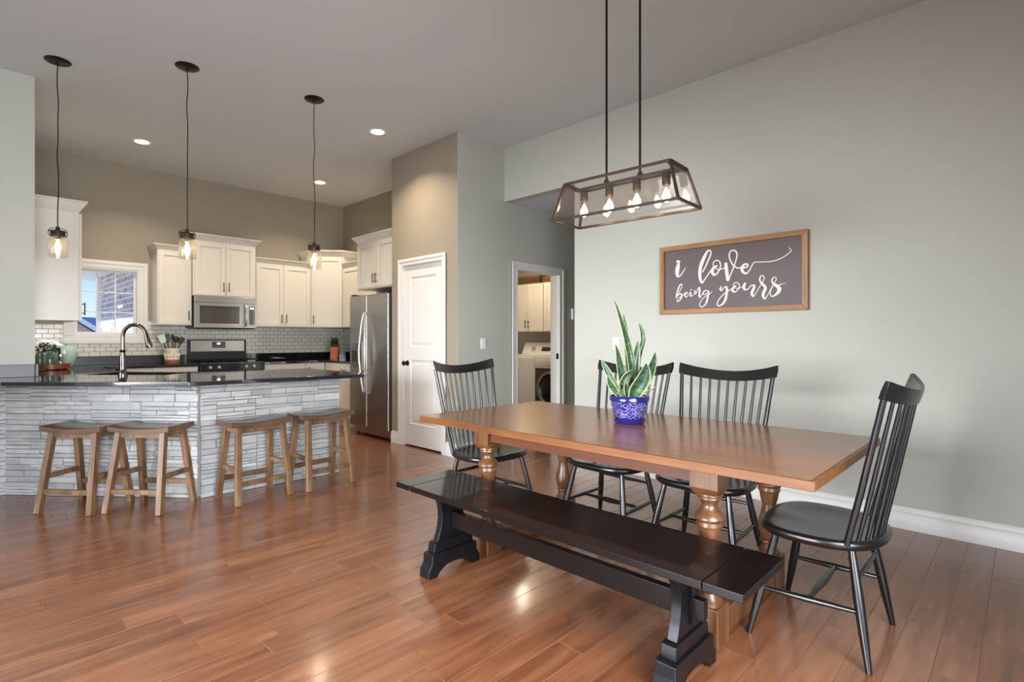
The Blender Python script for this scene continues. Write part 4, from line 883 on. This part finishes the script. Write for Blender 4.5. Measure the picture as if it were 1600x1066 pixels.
# ================================================================== chairs
CHAIRS = 'black spindle-back dining chairs around the table'
def make_chair():
    t = thing('dining_chair', '', 'chair', (0,0,0), 0, CHAIRS)
    def outl(th, sc):
        c, s = math.cos(th), math.sin(th); ex = 2.5 if s < 0 else 3.0
        x = .258*abs(c)**(2/ex)*(1 if c > 0 else -1); y = (.235 if s < 0 else .22)*abs(s)**(2/ex)*(1 if s > 0 else -1)
        x *= 1 - .05*(s < 0)*abs(s)
        return x*sc, y*sc
    R = []
    for sc, z in ((.80,.416),(.93,.419),(.985,.430),(1.0,.441),(.992,.451),(.965,.457),(.90,.457),(.74,.449),(.5,.443),(.2,.442)):
        ring = []
        for k in range(48):
            th = 2*PI*k/48; x, y = outl(th, sc)
            zz = z
            if .5 <= sc < .95 and z > .44 and y > .05: zz += .006*(1-min(1, abs(x)/.08))*(y/.2)
            ring.append((x, y, zz))
        R.append(ring)
    m = MB(); m.loft(R); build(m, 'seat', M['black'], t, sharp=60)
    # crest rail
    rows = []
    for i in range(25):
        s = -1+2*i/24; x = .288*s; y = -.322 + .062*s*s; zt = 1.030+.044*s*s; zb = .972+.036*s*s; x2 = x*(.985)
        nx, ny = -2*.062*s/.288, 1; ln = math.hypot(nx, ny); nx /= ln; ny /= ln; h = .0105; back = .012
        rows.append([(x2-nx*h,y-ny*h+back,zb),(x2+nx*h,y+ny*h+back,zb),(x+nx*h,y+ny*h+.002,(zb+zt)/2),(x+nx*h*.7,y+ny*h*.7-.008,zt),(x-nx*h*.7,y-ny*h*.7-.008,zt),(x-nx*h,y-ny*h+.002,(zb+zt)/2)])
    m = MB(); m.loft(rows); build(m, 'crest_rail', M['black'], t, sharp=50, bevel=.002)
    for i in range(11):
        s = -1+2*i/10; x0 = .218*s; y0 = -.205+.075*s*s; x1 = .268*s; y1 = -.310 + .062*s*s*.87; z1 = .982+.032*s*s
        r = (.012,.0125,.011) if abs(s) == 1 else (.0075,.0088,.0068)
        m = MB(); m.tube([(x0,y0,.445),(x0*.6+x1*.4,y0*.6+y1*.4,.66),(x1,y1,z1)], r, 10); build(m, 'spindle', M['black'], t, sharp=60)
    legs = {}
    for nm, (a, b) in dict(fl=((-.175,.13),(-.25,.215)), fr=((.175,.13),(.25,.215)), rl=((-.165,-.135),(-.235,-.205)), rr=((.165,-.135),(.235,-.205))).items():
        p0 = Vector((a[0],a[1],.425)); p1 = Vector((b[0],b[1],0)); legs[nm] = (p0, p1)
        m = MB(); m.tube([p0, p0.lerp(p1,.25), p0.lerp(p1,.45), p0.lerp(p1,.7), p1], [.0135,.0165,.0185,.0165,.011], 16); build(m, 'leg', M['black'], t, sharp=60)
    at = lambda n_, z: legs[n_][0].lerp(legs[n_][1], (.425-z)/.425)
    def rod(name, p, q, r=.0085, mid=.0135):
        m = MB(); m.tube([p, p.lerp(q,.2), p.lerp(q,.5), p.lerp(q,.8), q], [r,r*1.2,mid,r*1.2,r], 12); build(m, name, M['black'], t, sharp=60)
    rod('side_stretcher', at('fl',.19), at('rl',.20)); rod('side_stretcher', at('fr',.19), at('rr',.20))
    rod('center_stretcher', at('fl',.19).lerp(at('rl',.20),.5), at('fr',.19).lerp(at('rr',.20),.5), .009, .017)
    rod('back_stretcher', at('rl',.31), at('rr',.31), .008, .0125)
    return t
ch = make_chair()
ch.location = (2.53,.618,0); ch['label'] = 'nearest black spindle-back chair at the right end of the table'
dup(ch, (2.87,1.28,0), PI/2, 'black spindle-back chair under the sign on the wall side of the table')
dup(ch, (2.87,1.905,0), math.radians(88), 'black spindle-back chair partly hidden behind the potted snake plant')
dup(ch, (2.53,2.665,0), PI, 'black spindle-back chair at the far end of the table near the pantry door')

# ================================================================== bar stools
def make_stool():
    t = thing('bar_stool', '', 'stool', (0,0,0), 0, 'saddle-seat stools along the stone bar')
    rows = []
    for i in range(17):
        s = -1+2*i/16; x = .2325*s; z = .607-.020*(1-s*s); w = .135
        rows.append([(x,-w,z-.036),(x,w,z-.036),(x,w,z-.004),(x,w-.006,z),(x,-w+.006,z),(x,-w,z-.004)])
    m = MB(); m.loft(rows); build(m, 'seat', M['stoolseat'], t, sharp=40)
    for sx in (-1,1):
        for sy in (-1,1):
            m = MB(); m.bar((sx*.168,sy*.092,.566),(sx*.200,sy*.172,0), .040, .040, up=(0,1,0)); build(m, 'leg', M['stool'], t, bevel=.003)
    P = lambda sx, sy, z: Vector((sx*(.168+.032*(1-z/.566)), sy*(.092+.08*(1-z/.566)), z))
    for sy in (-1,1):
        m = MB(); m.bar(P(-1,sy,.15)+Vector((.018,0,0)), P(1,sy,.15)-Vector((.018,0,0)), .022, .036); build(m, 'stretcher', M['stool'], t, bevel=.002)
        m = MB(); m.bar(P(-1,sy,.541)+Vector((.018,0,0)), P(1,sy,.541)-Vector((.018,0,0)), .020, .042); build(m, 'seat_rail', M['stool'], t, bevel=.002)
    for sx in (-1,1):
        m = MB(); m.bar(P(sx,-1,.25)+Vector((0,.018,0)), P(sx,1,.25)-Vector((0,.018,0)), .022, .036); build(m, 'stretcher', M['stool'], t, bevel=.002)
        m = MB(); m.bar(P(sx,-1,.545)+Vector((0,.018,0)), P(sx,1,.545)-Vector((0,.018,0)), .020, .046); build(m, 'seat_rail', M['stool'], t, bevel=.002)
    return t
st = make_stool(); st.location = (.630,4.915,0); st.rotation_euler = (0,0,math.radians(-52)); st['label'] = 'leftmost brown wooden saddle stool at the stone bar'
dup(st, (.960,4.577,0), math.radians(-51), 'second saddle stool from the left, overlapping the leftmost one, before the bar corner')
dup(st, (1.585,4.312,0), math.radians(5), 'third saddle stool from the left, first one right of the stone bar corner')
dup(st, (2.12,4.298,0), math.radians(3), 'rightmost saddle stool at the stone bar, nearest the refrigerator')

# ================================================================== snake plant
pt = thing('potted_snake_plant', 'variegated snake plant in a cobalt blue floral pot on the dining table', 'potted plant', (2.567,1.58,TT), math.radians(-45.95))
build(MB().lathe([(.066,.016),(.072,.022),(.088,.06),(.099,.10),(.102,.122),(.108,.126),(.109,.148),(.105,.152),(.100,.150),(.098,.126),(.094,.122),(.001,.120)], n=56, caps=False), 'pot', M['pot'], pt, sharp=50)
build(MB().lathe([(.070,.0),(.080,.004),(.089,.020),(.091,.026),(.087,.027),(.078,.014),(.001,.013)], n=48, caps=False), 'saucer', M['pot'], pt)
build(MB().lathe([(.095,.128),(.06,.134),(.001,.137)], n=32, caps=False), 'soil', M['soil'], pt)
def leaf(pts, wd, pk, seed):
    r = random.Random(seed); P = cat_rom(pts, 7); n = len(P); bm = bmesh.new(); uvl = bm.loops.layers.uv.new('UVMap')
    ax = r.uniform(-.5,.5); rows = []
    for i, p in enumerate(P):
        t = i/(n-1); d = (P[min(i+1,n-1)]-P[max(i-1,0)]).normalized()
        side = Vector((math.cos(ax+.5*t),math.sin(ax+.5*t),0)); side = (side - d*side.dot(d)).normalized(); nr = side.cross(d).normalized()
        if t < pk: w = .45+.55*math.sin(PI/2*t/pk)
        else: w = math.cos(PI/2*((t-pk)/(1-pk))**1.25)**.85 if t < 1 else 0
        w = max(w,.015)*wd/2
        rows.append([bm.verts.new(p+side*w*u+nr*abs(u)**1.6*w*.55) for u in (-1,-.55,0,.55,1)])
    for i in range(n-1):
        for j in range(4):
            f = bm.faces.new([rows[i][j],rows[i][j+1],rows[i+1][j+1],rows[i+1][j]])
            for lp, (a, b) in zip(f.loops, ((j/4,i/(n-1)),((j+1)/4,i/(n-1)),((j+1)/4,(i+1)/(n-1)),(j/4,(i+1)/(n-1)))): lp[uvl].uv = (a, b*len(pts)*.25+seed)
    m = MB(); m.bm.free(); m.bm = bm
    o = build(m, 'leaf', M['leaf'], pt, sharp=80); so_ = o.modifiers.new('thickness','SOLIDIFY'); so_.thickness = .0028
for i, (p, w, k) in enumerate(LEAVES): leaf(p, w*1.2, k, i)

# ================================================================== wall sign
sg = thing('framed_wall_sign', 'wood-framed dark sign reading i love being yours on the grey wall', 'sign', (4.205,1.6975,1.43))
Y0, Y1, Z0, Z1 = 1.12, 2.275, 1.43, 2.005; fw = .040
build(MB().box(4.203,4.2195,Y0+.02,Y1-.02,Z0+.02,Z1-.02), 'sign_board', M['signboard'], sg, world=True)
def fbar(pts, mat): build(MB().prism(pts, 0, 4.178, 4.2198), 'frame_rail', M[mat], sg, world=True, bevel=.002)
fbar([(Y0,Z0),(Y1,Z0),(Y1-fw,Z0+fw),(Y0+fw,Z0+fw)], 'signframe'); fbar([(Y0,Z1),(Y1,Z1),(Y1-fw,Z1-fw),(Y0+fw,Z1-fw)], 'signframe')
fbar([(Y0,Z0),(Y0+fw,Z0+fw),(Y0+fw,Z1-fw),(Y0,Z1)], 'signframe_v'); fbar([(Y1,Z0),(Y1-fw,Z0+fw),(Y1-fw,Z1-fw),(Y1,Z1)], 'signframe_v')
lt = MB()
for si, st_ in enumerate(STROKES):
    P = cat_rom([(a,b,c) for a,b,c in st_], 8); n = len(P); Lf = []; Rt = []
    for i, p in enumerate(P):
        q0 = P[max(i-1,0)]; q1 = P[min(i+1,n-1)]; d = Vector((q1.x-q0.x,q1.y-q0.y)).normalized(); nn = Vector((-d.y,d.x)); r = max(p.z/2,.0015)
        xx = 4.2022 - .00012*(si%2) - .0012*i/n
        Lf.append(lt.v((xx,p.x+nn.x*r,p.y+nn.y*r))); Rt.append(lt.v((xx,p.x-nn.x*r,p.y-nn.y*r)))
    for i in range(n-1): lt.f([Lf[i],Lf[i+1],Rt[i+1],Rt[i]])
    for e_, s_ in ((0,-1),(n-1,1)):
        p = P[e_]; q = P[1] if e_ == 0 else P[n-2]; d = Vector((p.x-q.x,p.y-q.y)).normalized(); a0 = math.atan2(d.y,d.x); r = max(p.z/2,.0015); xx = 4.2022-.00012*(si%2)-.0012*e_/n
        lt.f([lt.v((xx,p.x+r*math.cos(a0-PI/2+PI*k/8),p.y+r*math.sin(a0-PI/2+PI*k/8))) for k in range(9)])
build(lt, 'sign_lettering', M['paintwhite'], sg, world=True)

# ================================================================== lamps
def bulb(parent, x, y, z, r, lightW, drop=.0):
    # pear-shaped clear bulb hanging from z down, with lit filament
    g = build(MB().lathe([(.012,z),(.013,z-.012),(r*.7,z-.035),(r,z-.062),(r*.86,z-.085),(r*.5,z-.098),(.001,z-.102)], (x,y), 20, caps=False), 'bulb', M['bulbglass'], parent)
    build(MB().lathe([(.003,z-.02),(.010,z-.035),(.021,z-.058),(.018,z-.078),(.008,z-.090),(.001,z-.093)], (x,y), 12, caps=False), 'filament', M['bulb'], g)
    L = bpy.data.lights.new('bulb_light','POINT'); L.energy = lightW; L.color = (1,.72,.42); L.shadow_soft_size = .02
    o = bpy.data.objects.new('bulb_light', L); COL.objects.link(o); o.parent = parent; o.location = (x,y,z-.06)
    return g
def pendant(x, y, lbl, seed):
    t = thing('pendant_light', lbl, 'pendant light', (x,y,3.35), 0, 'mason jar pendants over the bar')
    build(MB().lathe([(.001,0),(.082,0),(.084,-.004),(.078,-.010),(.045,-.018),(.012,-.022),(.010,-.034),(.001,-.034)], n=36, caps=False), 'canopy', M['bronze'], t)
    r = random.Random(seed); zc = 2.05-3.35; pts = [(0,0,-.03)]
    for i in range(1,9): pts.append((r.uniform(-.006,.006),r.uniform(-.006,.006),-.03+(zc+.03)*i/9))
    pts.append((0,0,zc)); build(MB().tube(cat_rom(pts,4), .0036, 8), 'cord', M['bronze'], t)
    zj = 1.845-3.35
    build(MB().lathe([(.028,zc),(.044,zc-.004),(.046,zc-.012),(.046,zc-.038),(.043,zc-.040),(.001,zc-.040)], n=32, caps=False).lathe([(.010,zc+.03),(.014,zc+.02),(.018,zc)], n=16), 'jar_cap', M['bronze_pale'], t)
    wr = MB()
    for zz in (zc-.006, zc-.042): wr.tube([(.050*math.cos(a),.050*math.sin(a),zz) for a in [2*PI*k/24 for k in range(25)]], .0028, 8)
    for a in (0,PI): wr.tube(cat_rom([(.050*math.cos(a),.0,zc-.042),(.056*math.cos(a),0,zc-.02),(.050*math.cos(a),0,zc+.006),(.02*math.cos(a),0,zc+.02)],4), .0026, 8)
    build(wr, 'wire_bail', M['bronze'], t)
    build(MB().lathe([(.044,zc-.038),(.044,zc-.048),(.052,zc-.058),(.060,zc-.075),(.062,zc-.09),(.062,zj+.012),(.058,zj+.002),(.052,zj),(.049,zj+.004),(.056,zj+.012),(.059,zj+.02),(.059,zc-.09),(.049,zc-.06),(.041,zc-.048)], n=40, caps=False), 'jar_shade', M['jar'], t)
    build(MB().lathe([(.016,zc-.04),(.017,zc-.065),(.001,zc-.067)], n=16, caps=False), 'socket', M['bronze_pale'], t)
    bulb(t, 0, 0, zc-.062, .029, 3.5)
    return t
pendant(.512,5.33,'leftmost mason jar pendant hanging over the bar, against the tall left cabinet',1)
pendant(1.226,4.716,'middle mason jar pendant hanging over the bar',2)
pendant(2.176,4.547,'rightmost mason jar pendant hanging over the bar, before the corner cabinet',3)

def can(x, y, lbl):
    t = thing('recessed_light', lbl, 'ceiling light', (x,y,3.35), 0, 'recessed ceiling lights in the kitchen')
    build(MB().lathe([(.062,-.0005),(.094,-.0005),(.095,-.004),(.088,-.008),(.066,-.005),(.062,-.0005)], n=40, caps=False), 'trim_ring', M['whiteplastic'], t)
    build(MB().lathe([(.001,-.003),(.064,-.003),(.060,-.006),(.001,-.007)], n=32, caps=False), 'lens', M['can'], t)
    L = bpy.data.lights.new('can_lamp','AREA'); L.shape = 'DISK'; L.size = .12; L.energy = 15; L.color = (1,.82,.60); L.spread = math.radians(125)
    o = bpy.data.objects.new('can_lamp', L); COL.objects.link(o); o.parent = t; o.location = (0,0,-.012)
can(1.352,6.86,'recessed ceiling light between the left and middle pendants')
can(2.971,4.795,'recessed ceiling light nearest the pantry wall corner')
can(3.385,6.904,'recessed ceiling light near the far kitchen corner above the cabinets')

# chandelier
cz = 1.88; cd = thing('linear_chandelier', 'rectangular glass and bronze box chandelier with four bulbs over the table', 'chandelier', (2.445,1.545,cz), math.radians(-87.3))
bl, bw_, tl_, tw, hh = .367, .133, .310, .097, .20
Bc = [Vector((sx*bl,sy*bw_,0)) for sx, sy in ((-1,-1),(1,-1),(1,1),(-1,1))]; Tc = [Vector((sx*tl_,sy*tw,hh)) for sx, sy in ((-1,-1),(1,-1),(1,1),(-1,1))]
for C4 in (Bc, Tc):
    for k in range(4): build(MB().bar(C4[k], C4[(k+1)%4], .013, .013), 'frame_bar', M['bronze_pale'], cd, bevel=.0015)
for k in range(4): build(MB().bar(Bc[k], Tc[k], .013, .013, up=(0,1,0)), 'frame_bar', M['bronze_pale'], cd, bevel=.0015)
for k in range(4):
    a, b, c_, d_ = Bc[k], Bc[(k+1)%4], Tc[(k+1)%4], Tc[k]; nrm = (b-a).cross(d_-a).normalized()*.0015
    ins = lambda p, q, s_: p.lerp(q, s_)
    m = MB(); m.hull8([a-nrm,b-nrm,c_-nrm,d_-nrm,a+nrm,b+nrm,c_+nrm,d_+nrm]); build(m, 'glass_panel', M['shade'], cd)
m = MB(); m.box(-.30,.30,-.016,.016,.175,.188)
build(m, 'socket_bar', M['bronze_pale'], cd, bevel=.002)
for sx in (-1,1): build(MB().bar((sx*.302,-.098,.190),(sx*.302,.098,.190), .012, .012), 'cross_bar', M['bronze_pale'], cd)
for sx in (-.1,.1):
    build(MB().tube([(sx,0,.185),(sx,0,3.35-cz-.02)], .006, 12), 'hanging_rod', M['iron'], cd)
    build(MB().lathe([(.016,.188),(.014,.20),(.008,.21)], (sx,0), 16), 'rod_collar', M['iron'], cd)
build(MB().box(-.17,.17,-.06,.06,3.35-cz-.025,3.35-cz), 'canopy', M['iron'], cd, bevel=.004)
for bx_ in (-.245,-.082,.082,.245):
    build(MB().lathe([(.0195,.112),(.021,.118),(.021,.17),(.018,.175)], (bx_,0), 20), 'bulb_socket', M['bronze_pale'], cd)
    bulb(cd, bx_, 0, .118, .031, 1.6)
